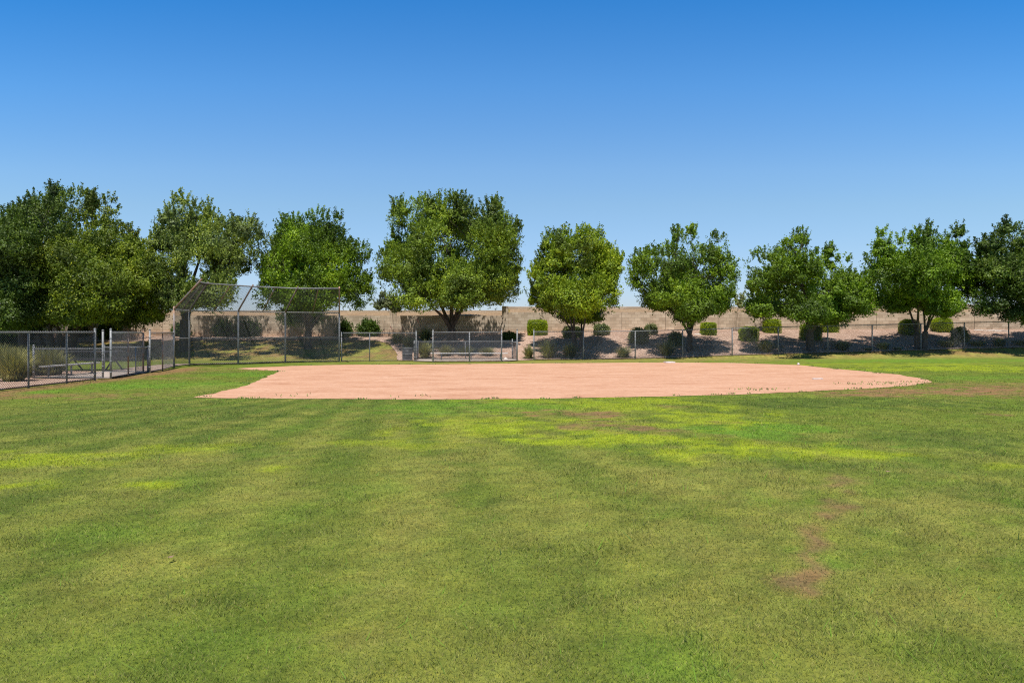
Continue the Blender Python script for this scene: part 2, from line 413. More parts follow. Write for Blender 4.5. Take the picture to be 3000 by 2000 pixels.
tag(grid_sheet('lawn', xs, ys, M['lawn'], 0, lawn_color), kind='structure')

def poly_sheet(name, pts, material, dz, step=1.0, jit=0.0, seed=1, kind='structure', sub=.12):
    """flat polygon cut on a grid and laid over the terrain; its outline is ragged by jit"""
    P = [Vector((p[0], p[1], 0)) for p in pts]; out = []
    for i, p in enumerate(P):
        q = P[(i+1) % len(P)]; n = max(1, int((q-p).length/sub)) if jit else 1
        for j in range(n):
            r = p.lerp(q, j/n)
            if jit:
                d = (q-p).normalized(); nn = Vector((-d.y, d.x, 0))
                a = (float(fbm(r.x*1.1, r.y*1.1, 0, seed, 5))-.5)*2*jit + (float(fbm(r.x*7, r.y*7, 0, seed+9, 3))-.5)*jit*.8
                r = r+nn*a
            out.append(r)
    bm = bmesh.new()
    vs = [bm.verts.new(p) for p in out]
    for t in tessellate_polygon([out]):
        try: bm.faces.new([vs[i] for i in t])
        except ValueError: pass
    x0 = min(p.x for p in out); x1 = max(p.x for p in out); y0 = min(p.y for p in out); y1 = max(p.y for p in out)
    for v in np.arange(math.ceil(x0/step)*step, x1, step):
        bmesh.ops.bisect_plane(bm, geom=bm.verts[:]+bm.edges[:]+bm.faces[:], plane_co=(v, 0, 0), plane_no=(1, 0, 0))
    for v in np.arange(math.ceil(y0/step)*step, y1, step):
        bmesh.ops.bisect_plane(bm, geom=bm.verts[:]+bm.edges[:]+bm.faces[:], plane_co=(0, v, 0), plane_no=(0, 1, 0))
    for v in bm.verts: v.co.z = gz(v.co.x, v.co.y)+dz
    bmesh.ops.recalc_face_normals(bm, faces=bm.faces)
    if sum(f.normal.z for f in bm.faces) < 0: bmesh.ops.reverse_faces(bm, faces=bm.faces)
    me = bpy.data.meshes.new(name); bm.to_mesh(me); bm.free()
    me.polygons.foreach_set('use_smooth', [True]*len(me.polygons))
    o = link(name, me, material); tag(o, kind=kind)
    return o, out
def W(px, py): p = at(px, py); return (p.x, p.y)
dirt_px = [(575, 1163.5), (640, 1166), (893, 1168), (1275, 1170), (1594, 1168), (1913, 1162), (2168, 1156.5), (2360, 1147.5), (2551, 1138), (2680, 1128), (2728, 1119),
           (2700, 1109), (2627, 1097), (2487, 1084), (2334, 1069.5), (2168, 1063.5), (1964, 1061.5), (1594, 1064), (1275, 1067), (1020, 1068.5), (880, 1071),
           (740, 1077), (690, 1080), (750, 1083.5), (815, 1087), (806, 1093), (762, 1112), (718, 1129), (651, 1147)]
dirt_obj, dirt_poly = poly_sheet('infield_dirt', [W(*p) for p in dirt_px], M['dirt'], .007, 1.0, .13, 4)
dpx = np.array([p.x for p in dirt_poly]); dpy = np.array([p.y for p in dirt_poly])
def inside(X, Y, px=dpx, py=dpy):
    r = np.zeros(len(X), bool); n = len(px); j = n-1
    for i in range(n):
        c = ((py[i] > Y) != (py[j] > Y)) & (X < (px[j]-px[i])*(Y-py[i])/(py[j]-py[i]+1e-12)+px[i])
        r ^= c; j = i
    return r
bank = [W(1168, 1057), W(1163, 1040), W(1155, 1025), W(1139, 1006), W(1103, 999), W(1000, 997), W(700, 998), W(400, 1000), W(200, 1004)]
bank += [(-32, bank[-1][1]), (-60, 43), (-60, 47.52), (60, 47.52), (60, 42.5), (xat(3000, 41.2), 41.15), (15, 39.6), (1.16, 38.05), (.3, 37.0), (-5.0, 36.9)]
poly_sheet('gravel_bank', bank, M['gravel'], .03, .5, .07, 8, sub=.3)
poly_sheet('gravel_bed', [(-13.2, 9), (-13.12, 19), (-13.1, 22.7), (-15.4, 23.0), (-15.4, 27.3), (-19, 28), (-32, 28), (-32, 9)], M['gravel'], .012, .5, .05, 12, sub=.3)
poly_sheet('dugout_pad', [(-15.3, 22.95), (-13.05, 22.75), (-12.85, 22.9), (-13.25, 26.1), (-13.3, 27.0), (-15.35, 26.9)], M['concrete'], .03, 1.0)
poly_sheet('dugout_pad', [(-5.0, 36.1), (-4.0, 35.55), (-.45, 35.95), (.3, 36.8), (.1, 38.3), (-5.0, 38.2)], M['concrete'], .05, 1.0)
poly_sheet('path', [(-13.7, 27.2), (-14.15, 29.5), (-14.6, 31.0), (-14.6, 32.4), (-12.8, 33.5), (-11.3, 35.0), (-10.4, 35.6), (-10.4, 36.3), (-11.6, 35.9), (-13.2, 34.5), (-15.8, 33.0), (-16.0, 31), (-15.4, 27.2)], M['path'], .022, .5, .04, 3, sub=.3)
poly_sheet('dry_embankment', [(-60, 47.75), (60, 47.75), (60, 51.95), (-60, 51.95)], M['soil'], .03, 1.0)

# ------------------------------------------------------------------ lawn blades (near field), one mass nobody could count
def lawn_blades():
    n = 900000
    u = R.rand(n)
    Y = 2.2*(30/2.2)**u
    half = .80*Y + 1.2
    X = (R.rand(n)*2-1)*half
    keep = R.rand(n) < half/(1.0*Y+1.2)          # even out the margin
    keep &= ~inside(X, Y)
    X, Y = X[keep], Y[keep]
    c, br = lawn_color(X, Y)
    keep = (R.rand(len(X)) > br*.95) & (X > -12.9 + .0)
    X, Y, c = X[keep], Y[keep], c[keep]
    n = len(X)
    hgt = (.006+.012*R.rand(n)) * (1 + .7*smooth(.5, .75, fbm(X*2, Y*2, 0, 91, 3))) * (Y/3.0)**.18
    wid = .0036*(Y/3.0)**.62*(.7+.6*R.rand(n))
    odd = R.rand(n) < .0025
    hgt[odd] *= 3.0; wid[odd] *= 1.5
    ang = R.rand(n)*2*math.pi; lean = hgt*(.3+1.3*R.rand(n))
    la = R.rand(n)*2*math.pi
    # the blades' flat side turns roughly to the viewer side of the field
    sx, sy = np.cos(ang)*wid*.5, np.sin(ang)*wid*.35
    lx, ly = np.cos(la)*lean, np.sin(la)*lean
    Z = G(X, Y)
    V = np.empty((n, 3, 3))
    V[:, 0] = np.stack([X-sx, Y-sy, Z-.002], 1); V[:, 1] = np.stack([X+sx, Y+sy, Z-.002], 1)
    V[:, 2] = np.stack([X+lx, Y+ly, Z+hgt], 1)
    tri = np.arange(n*3).reshape(-1, 3)
    rnd = R.rand(n)
    k = .50+1.05*R.rand(n)
    c = c*k[:, None]*1.28
    straw = rnd > .82
    c[straw] = c[straw]*.35 + np.array([.42, .37, .13])*.62*(k[straw, None])
    dk = rnd < .16
    c[dk] = c[dk]*np.array([.5, .62, .5])
    c[odd] = np.array([.22, .40, .04])
    c = np.clip(c, .008, .8)
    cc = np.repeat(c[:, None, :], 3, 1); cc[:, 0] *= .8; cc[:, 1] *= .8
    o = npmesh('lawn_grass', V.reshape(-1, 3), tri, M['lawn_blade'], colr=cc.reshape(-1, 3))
    tag(o, 'short mown grass blades covering the open playing field', 'grass', kind='stuff')
lawn_blades()

# ragged tufts growing at the clay's edge
def tufts():
    out = []; cols = []
    for i in range(len(dpx)):
        if R.rand() < .12:
            x, y = dpx[i]+R.normal()*.14, dpy[i]+R.normal()*.09
            for _ in range(R.randint(4, 16)):
                out.append((x+R.normal()*.06, y+R.normal()*.04))
    for px, py in ((2500, 1126), (2540, 1125), (2590, 1121), (2620, 1124), (2655, 1126), (2680, 1119), (2200, 1142), (2240, 1141), (870, 1160), (1226, 1160)):
        p = at(px, py)
        for _ in range(10 if px < 2000 else 24): out.append((p.x+R.normal()*.30, p.y+R.normal()*.20))
    A = np.array(out); n = len(A); X, Y = A[:, 0], A[:, 1]
    Z = G(X, Y)+.006; h = .02+.035*R.rand(n); w = .008+.010*R.rand(n)
    a = R.rand(n)*6.28; lx, ly = np.cos(a)*h*.6, np.sin(a)*h*.6
    V = np.empty((n, 3, 3)); V[:, 0] = np.stack([X-w, Y, Z], 1); V[:, 1] = np.stack([X+w, Y, Z], 1); V[:, 2] = np.stack([X+lx, Y+ly, Z+h], 1)
    c = np.repeat((np.array([.17, .25, .05])*(.5+.9*R.rand(n))[:, None])[:, None, :], 3, 1)
    o = npmesh('edge_grass', V.reshape(-1, 3), np.arange(n*3).reshape(-1, 3), M['lawn_blade'], colr=c.reshape(-1, 3))
    tag(o, 'ragged grass tufts creeping over the edge of the reddish infield', 'grass', kind='stuff')
tufts()

# ------------------------------------------------------------------ chain link
def chain(mb_list, P00, P10, P11, P01, pitch=.080, r=.0026):
    """woven diamond wire over a quad; P00-P10 bottom, P01-P11 top"""
    P00, P10, P11, P01 = [np.array(p, float) for p in (P00, P10, P11, P01)]
    Wd = (np.linalg.norm(P10-P00)+np.linalg.norm(P11-P01))/2; Hh = (np.linalg.norm(P01-P00)+np.linalg.norm(P11-P10))/2
    nrm = np.cross(P10-P00, P01-P00); nrm /= np.linalg.norm(nrm)
    segs = []
    c = -Hh + pitch*.3
    while c < Wd:
        a0, a1 = max(c, 0), min(c+Hh, Wd)          # rising lines
        if a1 > a0+.01: segs.append((a0, a0-c, a1, a1-c))
        b0, b1 = max(-c-Hh+Wd, 0), min(Wd-c, Wd)     # falling lines mirrored
        if b1 > b0+.01: segs.append((b1, Wd-c-b1, b0, Wd-c-b0))
        c += pitch
    S = np.array(segs)
    def mp(u, v):
        u = (u/Wd)[:, None]; v = (v/Hh)[:, None]
        return P00*(1-u)*(1-v)+P10*u*(1-v)+P11*u*v+P01*(1-u)*v
    A = mp(S[:, 0], S[:, 1]); B = mp(S[:, 2], S[:, 3])
    d = B-A; d /= np.linalg.norm(d, axis=1)[:, None]
    sd = np.cross(d, nrm)
    side = np.where(np.arange(len(S)) % 2 == 0, 1, -1)[:, None]*nrm*r*.9
    A = A+side; B = B+side
    V = np.stack([A+sd*r, A+nrm*r, A-sd*r, A-nrm*r, B+sd*r, B+nrm*r, B-sd*r, B-nrm*r], 1)
    n = len(S); b0 = np.arange(n)[:, None]*8
    Q = np.concatenate([np.concatenate([b0+i, b0+(i+1) % 4, b0+4+(i+1) % 4, b0+4+i], 1) for i in range(4)], 0)
    mb_list.append((V.reshape(-1, 3), Q))
def chain_build(lst, material, parent, name='chain_link_mesh'):
    V = np.concatenate([v for v, q in lst]); off = 0; qs = []
    for v, q in lst: qs.append(q+off); off += len(v)
    return npmesh(name, V, np.concatenate(qs), material, parent)

def fence(pts, label, H=1.5, ends=(0, 0), group=None, post_r=.024, end_r=.033, rail_r=.021, pitch=.080, r=.0031, bottom='tan_rail', old=(), mesh_from=.05, mat_rail='steel', wire='wire'):
    """pts: post positions (x, y); the mesh hangs on the camera side of the posts"""
    P = [Vector((x, y, gz(x, y))) for x, y in pts]
    t = empty('chain_link_fence', P[0], label, 'fence', group)
    for i, p in enumerate(P):
        isend = i in (0, len(P)-1)
        top = H + (ends[0] if i == 0 else ends[1] if isend else 0)
        rr = end_r if isend else post_r
        m_ = MB(); m_.tube([p-Vector((0, 0, .05)), p+Vector((0, 0, top))], rr, 10)
        if isend:
            m_.tube([p+Vector((0, 0, top)), p+Vector((0, 0, top+.03)), p+Vector((0, 0, top+.045))], [rr*1.15, rr*1.1, rr*.4], 10)
            for k in range(4):
                zc = .2+k*(H-.4)/3
                m_.tube([p+Vector((0, 0, zc)), p+Vector((0, 0, zc+.025))], rr*1.2, 10)
        m_.build('post', M['steel_old'] if i in old else M['steel'], t)
    m_ = MB(); m_.tube([p+Vector((0, 0, H-.02)) for p in P], rail_r, 8); m_.build('top_rail', M[mat_rail], t)
    m_ = MB(); m_.tube([p+Vector((0, 0, mesh_from)) for p in P], rail_r*.9, 8); m_.build('bottom_rail', M[bottom], t)
    lst = []
    for a, b in zip(P, P[1:]):
        d = (b-a).normalized(); n = Vector((d.y, -d.x, 0))
        if n.y > 0: n = -n
        o_ = n*.034
        a_, b_ = a+o_, b+o_
        chain(lst, a_+Vector((0, 0, mesh_from-.03)), b_+Vector((0, 0, mesh_from-.03)), b_+Vector((0, 0, H+.035)), a_+Vector((0, 0, H+.035)), pitch, r)
    chain_build(lst, M[wire], t)
    return t
# long outfield-side fence on the right
n_b = 10
xa, ya = 1.16, 38.0
xposts = [(1.16, 37.95)]
for px in (1709, 1861, 2000, 2145, 2280, 2425, 2555, 2698, 2825, 2955, 3090, 3225):
    k = (px-CX)/F      # solve on the fence's straight line
    m_ = (41.0-37.95)/(28.4-1.16)
    Yp = (37.95-m_*1.16)/(1-m_*k); xposts.append((k*Yp, Yp))
fence(xposts, 'long straight chain link fence in front of the gravel bank right of the bench', H=1.53, ends=(.07, 0), post_r=.034)
# foreground fence on the left
fence([(-12.96, 14.3), (-12.95, 16.8), (-12.93, 19.17), (-12.92, 20.8), (-12.80, 22.0)], 'nearest chain link fence running into depth at the left edge', H=1.5, ends=(0, .07), post_r=.025, rail_r=.019, pitch=.07, r=.0040, bottom='steel_old')
fence([(-12.79, 22.85), (-13.17, 24.6), (-13.40, 26.05)], 'two-bay chain link fence in front of the left dugout pad', H=1.49, ends=(.08, .06), old=(1, 2), pitch=.07, r=.0026, bottom='steel_old')
fence([(-13.24, 26.2), (-13.5, 27.7), (-14.18, 30.05)], 'chain link fence joining the left dugout to the tall backstop', H=1.47, ends=(.09, 0), old=(1,), bottom='steel_old', mat_rail='steel_old')
# low returns at the ends of the left dugout
fence([(-15.28, 22.9), (-13.07, 22.9)], 'knee high chain link return at the near end of the left dugout', H=.98, ends=(.07, .55), bottom='steel', pitch=.075)
fence([(-15.08, 26.5), (-13.36, 26.3)], 'knee high chain link return at the far end of the left dugout', H=.95, ends=(.05, .0), bottom='steel', pitch=.075)
# right side of the backstop
fence([(-8.55, 35.95), (xat(1083, 36.3), 36.3), (xat(1219, 36.5), 36.5)], 'chain link fence between the backstop and the gate by the trash can', H=1.47, ends=(0, .07), post_r=.024)
fence([(-3.90, 35.4), (-2.11, 35.55), (-.52, 35.85)], 'two-bay chain link fence in front of the metal bench', H=1.5, ends=(.08, .1), post_r=.034)
fence([(-5.06, 38.55), (xat(1363, 38.65), 38.65), (.02, 38.65)], 'waist high chain link fence behind the metal bench', H=.99, ends=(.0, .08), bottom='steel')
g_ = empty('gate_post', (xat(1515, 36.9), 36.9, gz(.26, 36.9)), 'lone tall grey post just right of the bench, between two openings', 'post')
m_ = MB(); p = Vector(g_.location); m_.tube([p, p+Vector((0, 0, 1.60))], .036, 10); m_.build('pole', M['steel'], g_)
m_ = MB(); m_.tube([p+Vector((0, 0, 1.60)), p+Vector((0, 0, 1.63)), p+Vector((0, 0, 1.645))], [.042, .040, .012], 10); m_.build('cap', M['steel'], g_)
def gate(a, b, H, label):
    A = Vector((*a, gz(*a)+.06)); B = Vector((*b, gz(*b)+.06)); t = empty('chain_link_gate', A, label, 'gate')
    z = Vector((0, 0, H)); m_ = MB()
    m_.tube([A, A+z], .022, 8); m_.tube([B, B+z], .022, 8); m_.tube([A+z, B+z], .02, 8); m_.tube([A, B], .02, 8); m_.build('frame', M['steel'], t)
    l = []; chain(l, A, B, B+z, A+z, .075, .0028); chain_build(l, M['wire'], t)
    for k in (.15, .5, .85):
        m_ = MB(); m_.tube([A+z*k-Vector((0, 0, .03)), A+z*k+Vector((0, 0, .03))], .032, 8); m_.build('hinge', M['steel'], t)
gate((.02, 38.45), (.24, 37.05), .90, 'low chain link gate standing open beside the lone tall post')
gate((xat(1213, 36.7), 36.75), (-5.04, 38.2), .98, 'low chain link gate standing open behind the trash can')
gate((-13.36, 26.35), (-13.28, 25.3), .88, 'low chain link gate at the far corner of the left dugout')

# ------------------------------------------------------------------ backstop
B_ = [(-14.24, 30.2), (-14.42, 32.0), (-12.6, 33.0), (-11.0, 34.8), (-8.62, 35.8)]
B_ = [Vector((xat(px, Y), Y, gz(xat(px, Y), Y))) for px, Y in ((510, 30.2), (555, 32.0), (698, 33.0), (836, 34.8), (994, 35.8))]
zt = 3.55
T_ = [Vector((xat(px, F*(zt-HC)/(HY-py)), F*(zt-HC)/(HY-py), zt)) for px, py in ((583, 826), (607.7, 830.6), (738.7, 839), (870.4, 845), (994, 845))]
bs = empty('backstop', B_[0], 'tall galvanised backstop with a forward leaning chain link hood', 'backstop')
up = Vector((0, 0, 1)); hh = 2.45
for i, p in enumerate(B_):
    m_ = MB(); m_.tube([p-up*.05, p+up*(hh+.05 if i else 2.58)], .044, 10); m_.build('post', M['steel_old'] if i == 0 else M['steel'], bs)
for i, (p, t) in enumerate(zip(B_, T_)):
    q = p+up*(hh+.02); ex = t+(t-q).normalized()*(.10 if i else .2)
    m_ = MB(); m_.tube([q-up*.08, q+(t-q)*.03, q+(t-q)*.12, ex], .036, 10); m_.build('rafter', M['steel_old'], bs)
for (p, p2), (t, t2) in zip(zip(B_, B_[1:]), zip(T_, T_[1:])):
    q, q2 = p+up*hh, p2+up*hh
    m_ = MB(); m_.tube([(q+q2)/2, (t+t2)/2], .024, 8); m_.build('rafter', M['steel_old'], bs)
m_ = MB(); m_.tube(T_, .030, 8); m_.build('top_rail', M['steel'], bs)
m_ = MB(); m_.tube([p+up*hh for p in B_], .028, 8); m_.build('middle_rail', M['steel'], bs)
m_ = MB(); m_.tube([p+up*1.22 for p in B_], .024, 8); m_.build('middle_rail', M['steel'], bs)
m_ = MB(); m_.tube([p+up*.06 for p in B_], .022, 8); m_.build('bottom_rail', M['tan_rail'], bs)
lw, lh, ld = [], [], []
for i in range(4):
    p, p2, t, t2 = B_[i], B_[i+1], T_[i], T_[i+1]
    d = (p2-p).normalized(); n = Vector((d.y, -d.x, 0)); n = n if n.y < 0 else -n
    if i == 0: n = Vector((1, -.2, 0)).normalized()
    o_ = n*.05
    chain(lw, p+o_+up*.03, p2+o_+up*.03, p2+o_+up*1.22, p+o_+up*1.22, .085, .0046)
    chain(lw, p+o_+up*1.22, p2+o_+up*1.22, p2+o_+up*hh, p+o_+up*hh, .085, .0046)
    chain(lh, p+o_+up*hh, p2+o_+up*hh, t2+o_-up*.02, t+o_-up*.02, .075, .0042)
chain_build(lw, M['wire'], bs)
chain_build(lh, M['wire_dark'], bs, 'hood_mesh')

# ------------------------------------------------------------------ bench, trash can, table, small things
def bench(c, L_, rz, z, legs, label):
    t = empty('bench', (c[0], c[1], gz(*c)), label, 'bench'); ca, sa = math.cos(rz), math.sin(rz); zb = gz(*c)+.03
    def Wp(u, v, z_): return Vector((c[0]+u*ca-v*sa, c[1]+u*sa+v*ca, zb+z_))
    m_ = MB(); m_.beam(Wp(-L_/2, 0, z), Wp(L_/2, 0, z), .25, .04); m_.build('seat', M['bench'], t, .006)
    for u in legs:
        m_ = MB(); m_.tube([Wp(u, 0, 0), Wp(u, 0, z-.02)], .028, 8); m_.beam(Wp(u, -.12, z-.03), Wp(u, .12, z-.03), .05, .02)
        m_.beam(Wp(u, -.1, .01), Wp(u, .1, .01), .08, .02); m_.build('leg', M['steel'], t)
xb0, xb1 = xat(1262, 37.2), xat(1488, 37.2)
bench(((xb0+xb1)/2, 37.2), xb1-xb0, 0, .36, [xat(1293, 37.2)-(xb0+xb1)/2, xat(1380, 37.2)-(xb0+xb1)/2, xat(1466, 37.2)-(xb0+xb1)/2], 'long backless aluminium bench behind the two-bay fence')
bench((-15.0, 24.4), 3.0, math.pi/2, .36, [-1.2, 0, 1.2], 'weathered backless bench inside the left dugout')

cx_, cy_ = xat(1193.5, 37.6), 37.6; cz_ = gz(cx_, cy_)+.02
tr = empty('trash_can', (cx_, cy_, cz_), 'dark metal trash can beside the gate post left of the bench', 'trash can')
m_ = MB(); r0 = .25
for k in range(28):
    a = 2*math.pi*k/28; a2 = a+.2
    m_.beam((cx_+r0*math.cos(a), cy_+r0*math.sin(a), cz_+.04), (cx_+r0*math.cos(a), cy_+r0*math.sin(a), cz_+.64), .030, .006)
m_.build('slat', M['can'], tr)
m_ = MB()
m_.tube([(cx_, cy_, cz_+.02), (cx_, cy_, cz_+.60)], r0-.02, 20, True); m_.build('liner', M['dark'], tr)
for zz_ in (.03, .32, .65):
    m_ = MB(); ring = [(cx_+(r0+.008)*math.cos(2*math.pi*k/24), cy_+(r0+.008)*math.sin(2*math.pi*k/24), cz_+zz_) for k in range(25)]
    m_.tube(ring, .012, 6, False); m_.build('hoop', M['steel'], tr)

def picnic(c, L_, label):
    zb = gz(*c); t = empty('picnic_table', (c[0], c[1], zb), label, 'table')
    m_ = MB(); 
    for k in range(5): m_.box((c[0], c[1]+(k-2)*.15, zb+.74), (L_, .14, .035))
    m_.build('table_top', M['dark'], t, .004)  # whole table coloured near black to carry the shade it stands in
    for s in (-1, 1):
        m_ = MB()
        for k in (0, 1): m_.box((c[0], c[1]+s*(.62+k*.14), zb+.44), (L_, .13, .035))
        m_.build('seat', M['dark'], t, .004)
    for s in (-1, 1):
        x = c[0]+s*(L_/2-.35); m_ = MB()
        m_.tube([(x, c[1]-.62, zb), (x, c[1]+.30, zb+.72)], .028, 8); m_.tube([(x, c[1]+.62, zb), (x, c[1]-.30, zb+.72)], .028, 8)
        m_.tube([(x, c[1]-.75, zb+.42), (x, c[1]+.75, zb+.42)], .025, 8)
        m_.build('leg', M['dark'], t)
picnic((-16.3, 27.9), 2.3, 'dark picnic table on the grass beyond the left dugout')

def plate(px, py, w, d, h, name, label, cat, m0):
    p = at(px, py); m_ = MB(); s = [(-.5, -.5), (.5, -.5), (.5, .5), (-.5, .5)]
    m_.box((p.x, p.y, p.z+h/2+.006), (w, d, h), .12)
    o = m_.build(name, m0, None, min(h*.3, .01)); tag(o, label, cat); return o
plate(1961, 1063, .44, .42, .06, 'base', 'white square base at the back of the infield dirt', 'base', M['white'])
plate(2395, 1111, .32, .10, .03, 'pitching_plate', 'small whitish bar lying on the right part of the dirt', 'pitching plate', M['white'])
p = at(2339, 1070)
bm = bmesh.new(); bmesh.ops.create_icosphere(bm, subdivisions=3, radius=.055)
me = bpy.data.meshes.new('ball'); bm.to_mesh(me); bm.free(); me.polygons.foreach_set('use_smooth', [True]*len(me.polygons))
ob = link('ball', me, M['white']); ob.location = (p.x, p.y, p.z+.055); tag(ob, 'small white ball at the back edge of the dirt', 'ball')
def rock(px, py, s, label, m0='rock', grp=None):
    p = at(px, py); bm = bmesh.new(); bmesh.ops.create_icosphere(bm, subdivisions=3, radius=1)
    sd = R.randint(0, 99)
    for v in bm.verts:
        k = .75+.5*float(vnoise(v.co.x*1.3+sd, v.co.y*1.3, v.co.z*1.3)); v.co = Vector((v.co.x*s[0]*k, v.co.y*s[1]*k, v.co.z*s[2]*k))
    me = bpy.data.meshes.new('rock'); bm.to_mesh(me); bm.free()
    o = link('rock', me, M[m0]); o.location = (p.x, p.y, p.z+s[2]*.5); tag(o, label, 'rock', grp)
rock(2868, 969, (.35, .12, .06), 'pale flat rock at the foot of the wall, leftmost of three', grp='pale flat rocks at the wall foot')
rock(2905, 970, (.5, .14, .06), 'pale flat rock at the foot of the wall, middle of three', grp='pale flat rocks at the wall foot')
rock(2935, 971, (.42, .14, .06), 'pale flat rock at the foot of the wall, rightmost of three', grp='pale flat rocks at the wall foot')
rock(1481, 1054.5, (.12, .08, .09), 'small pinkish rock beside the right end of the bench', 'rock')
rock(2046, 981, (.3, .1, .05), 'pale slab beside the clipped hedge right of the tree trunk', 'rock')

# fallen leaves lying on the lawn
for px, py, lab in ((500, 1648, 'small orange leaf lying on the grass, lower left of centre'), (2602, 1391, 'pale curled leaf lying on the grass below the right end of the dirt')):
    p = at(px, py); a = R.rand()*3
    vs = [(p.x+math.cos(a+t)*r_, p.y+math.sin(a+t)*r_, p.z+.035+z_) for t, r_, z_ in ((0, .03, .008), (1.2, .014, 0), (3.14, .03, .012), (4.4, .014, .002))]
    m_ = MB(); m_.add(vs, [(0, 1, 2), (0, 2, 3)]); o = m_.build('fallen_leaf', M['wood']); tag(o, lab, 'leaf', 'fallen leaves on the lawn')

# ------------------------------------------------------------------ walls
WY = 47.5
def wx(px, Y=WY): return (px-CX)*Y/F
def wall_low():
    t = empty('block_wall', (wx(1481), WY, 1.2), 'tall tan concrete block wall at the top of the bank behind the trees', 'wall')
    xs_ = wx(1480)
    m_ = MB()
    for x0, x1, zt_ in ((-60, xs_-.2, 2.56), (xs_+.2, 60, 2.79)):
        m_.box(((x0+x1)/2, WY+.1, (zt_+.4)/2), (x1-x0, .2, zt_-.4))
    m_.build('wall_panel', M['block'], t)
    for x, zt_ in ((wx(1151), 3.0), (xs_, 3.2)):
        m_ = MB(); m_.box((x, WY+.08, (zt_+.4)/2), (.42, .42 if 0 else .30, zt_-.4)); m_.build('pilaster', M['block'], t)
    for px, zt_ in ((-150, 2.56), (60, 2.56), (215, 2.56), (477, 2.56), (640, 2.56), (850, 2.56), (1086, 2.56), (1650, 2.79), (1820, 2.79), (1950, 2.79), (2106, 2.79), (2335, 2.79), (2568, 2.79), (2855, 2.79), (3050, 2.79)):
        m_ = MB(); m_.box((wx(px), WY-.003, (zt_+.9)/2), (.022, .008, zt_-.9)); m_.build('control_joint', M['joint'], t)
    m_ = MB()
    for x0, x1, zt_ in ((-60, xs_-.2, 2.56), (xs_+.2, 60, 2.79)):
        m_.box(((x0+x1)/2, WY+.1, zt_+.004), (x1-x0, .17, .02))
    m_.build('mortar_cap', M['concrete'], t)
wall_low()
t = empty('block_wall', (0, 52.1, 2.6), 'low tan block wall on top of the dry embankment behind the tall wall', 'wall')
m_ = MB(); xs2 = wx(1480, 52.0)
for x0, x1, zt_ in ((-66, xs2, 3.06), (xs2, 66, 3.33)):
    m_.box(((x0+x1)/2, 52.1, (zt_+2.2)/2), (x1-x0, .2, zt_-2.2))
m_.build('wall_panel', M['block'], t)

# ------------------------------------------------------------------ foliage
def leaves(P, D, n_per, spread, ll, lw, tlo=.1, thi=.9, jit=1.0):
    """P,D: twig roots and vectors -> leaf quads along each twig"""
    n = len(P); t = R.rand(n, n_per)**.8
    pos = P[:, None, :] + D[:, None, :]*t[..., None] + R.normal(size=(n, n_per, 3))*spread
    pos = pos.reshape(-1, 3); m = len(pos)
    dr = np.repeat(D/np.maximum(np.linalg.norm(D, axis=1)[:, None], 1e-6), n_per, 0)
    a = dr*.6 + R.normal(size=(m, 3))*.75*jit; a /= np.linalg.norm(a, axis=1)[:, None]
    b = np.cross(a, R.normal(size=(m, 3)) + np.array([0, 0, .0])); b /= np.linalg.norm(b, axis=1)[:, None]
    s = (.7+.6*R.rand(m))[:, None]
    a = a*ll*s*.5; b = b*lw*s*.5
    V = np.stack([pos-a, pos+b, pos+a, pos-b], 1)
    tw = np.repeat(R.rand(n), n_per)
    tint = np.clip(tlo+(thi-tlo)*(.55*R.rand(m)+.45*tw), 0, 1)
    return V.reshape(-1, 3), tint
def quads(n): return np.arange(n*4).reshape(-1, 4)

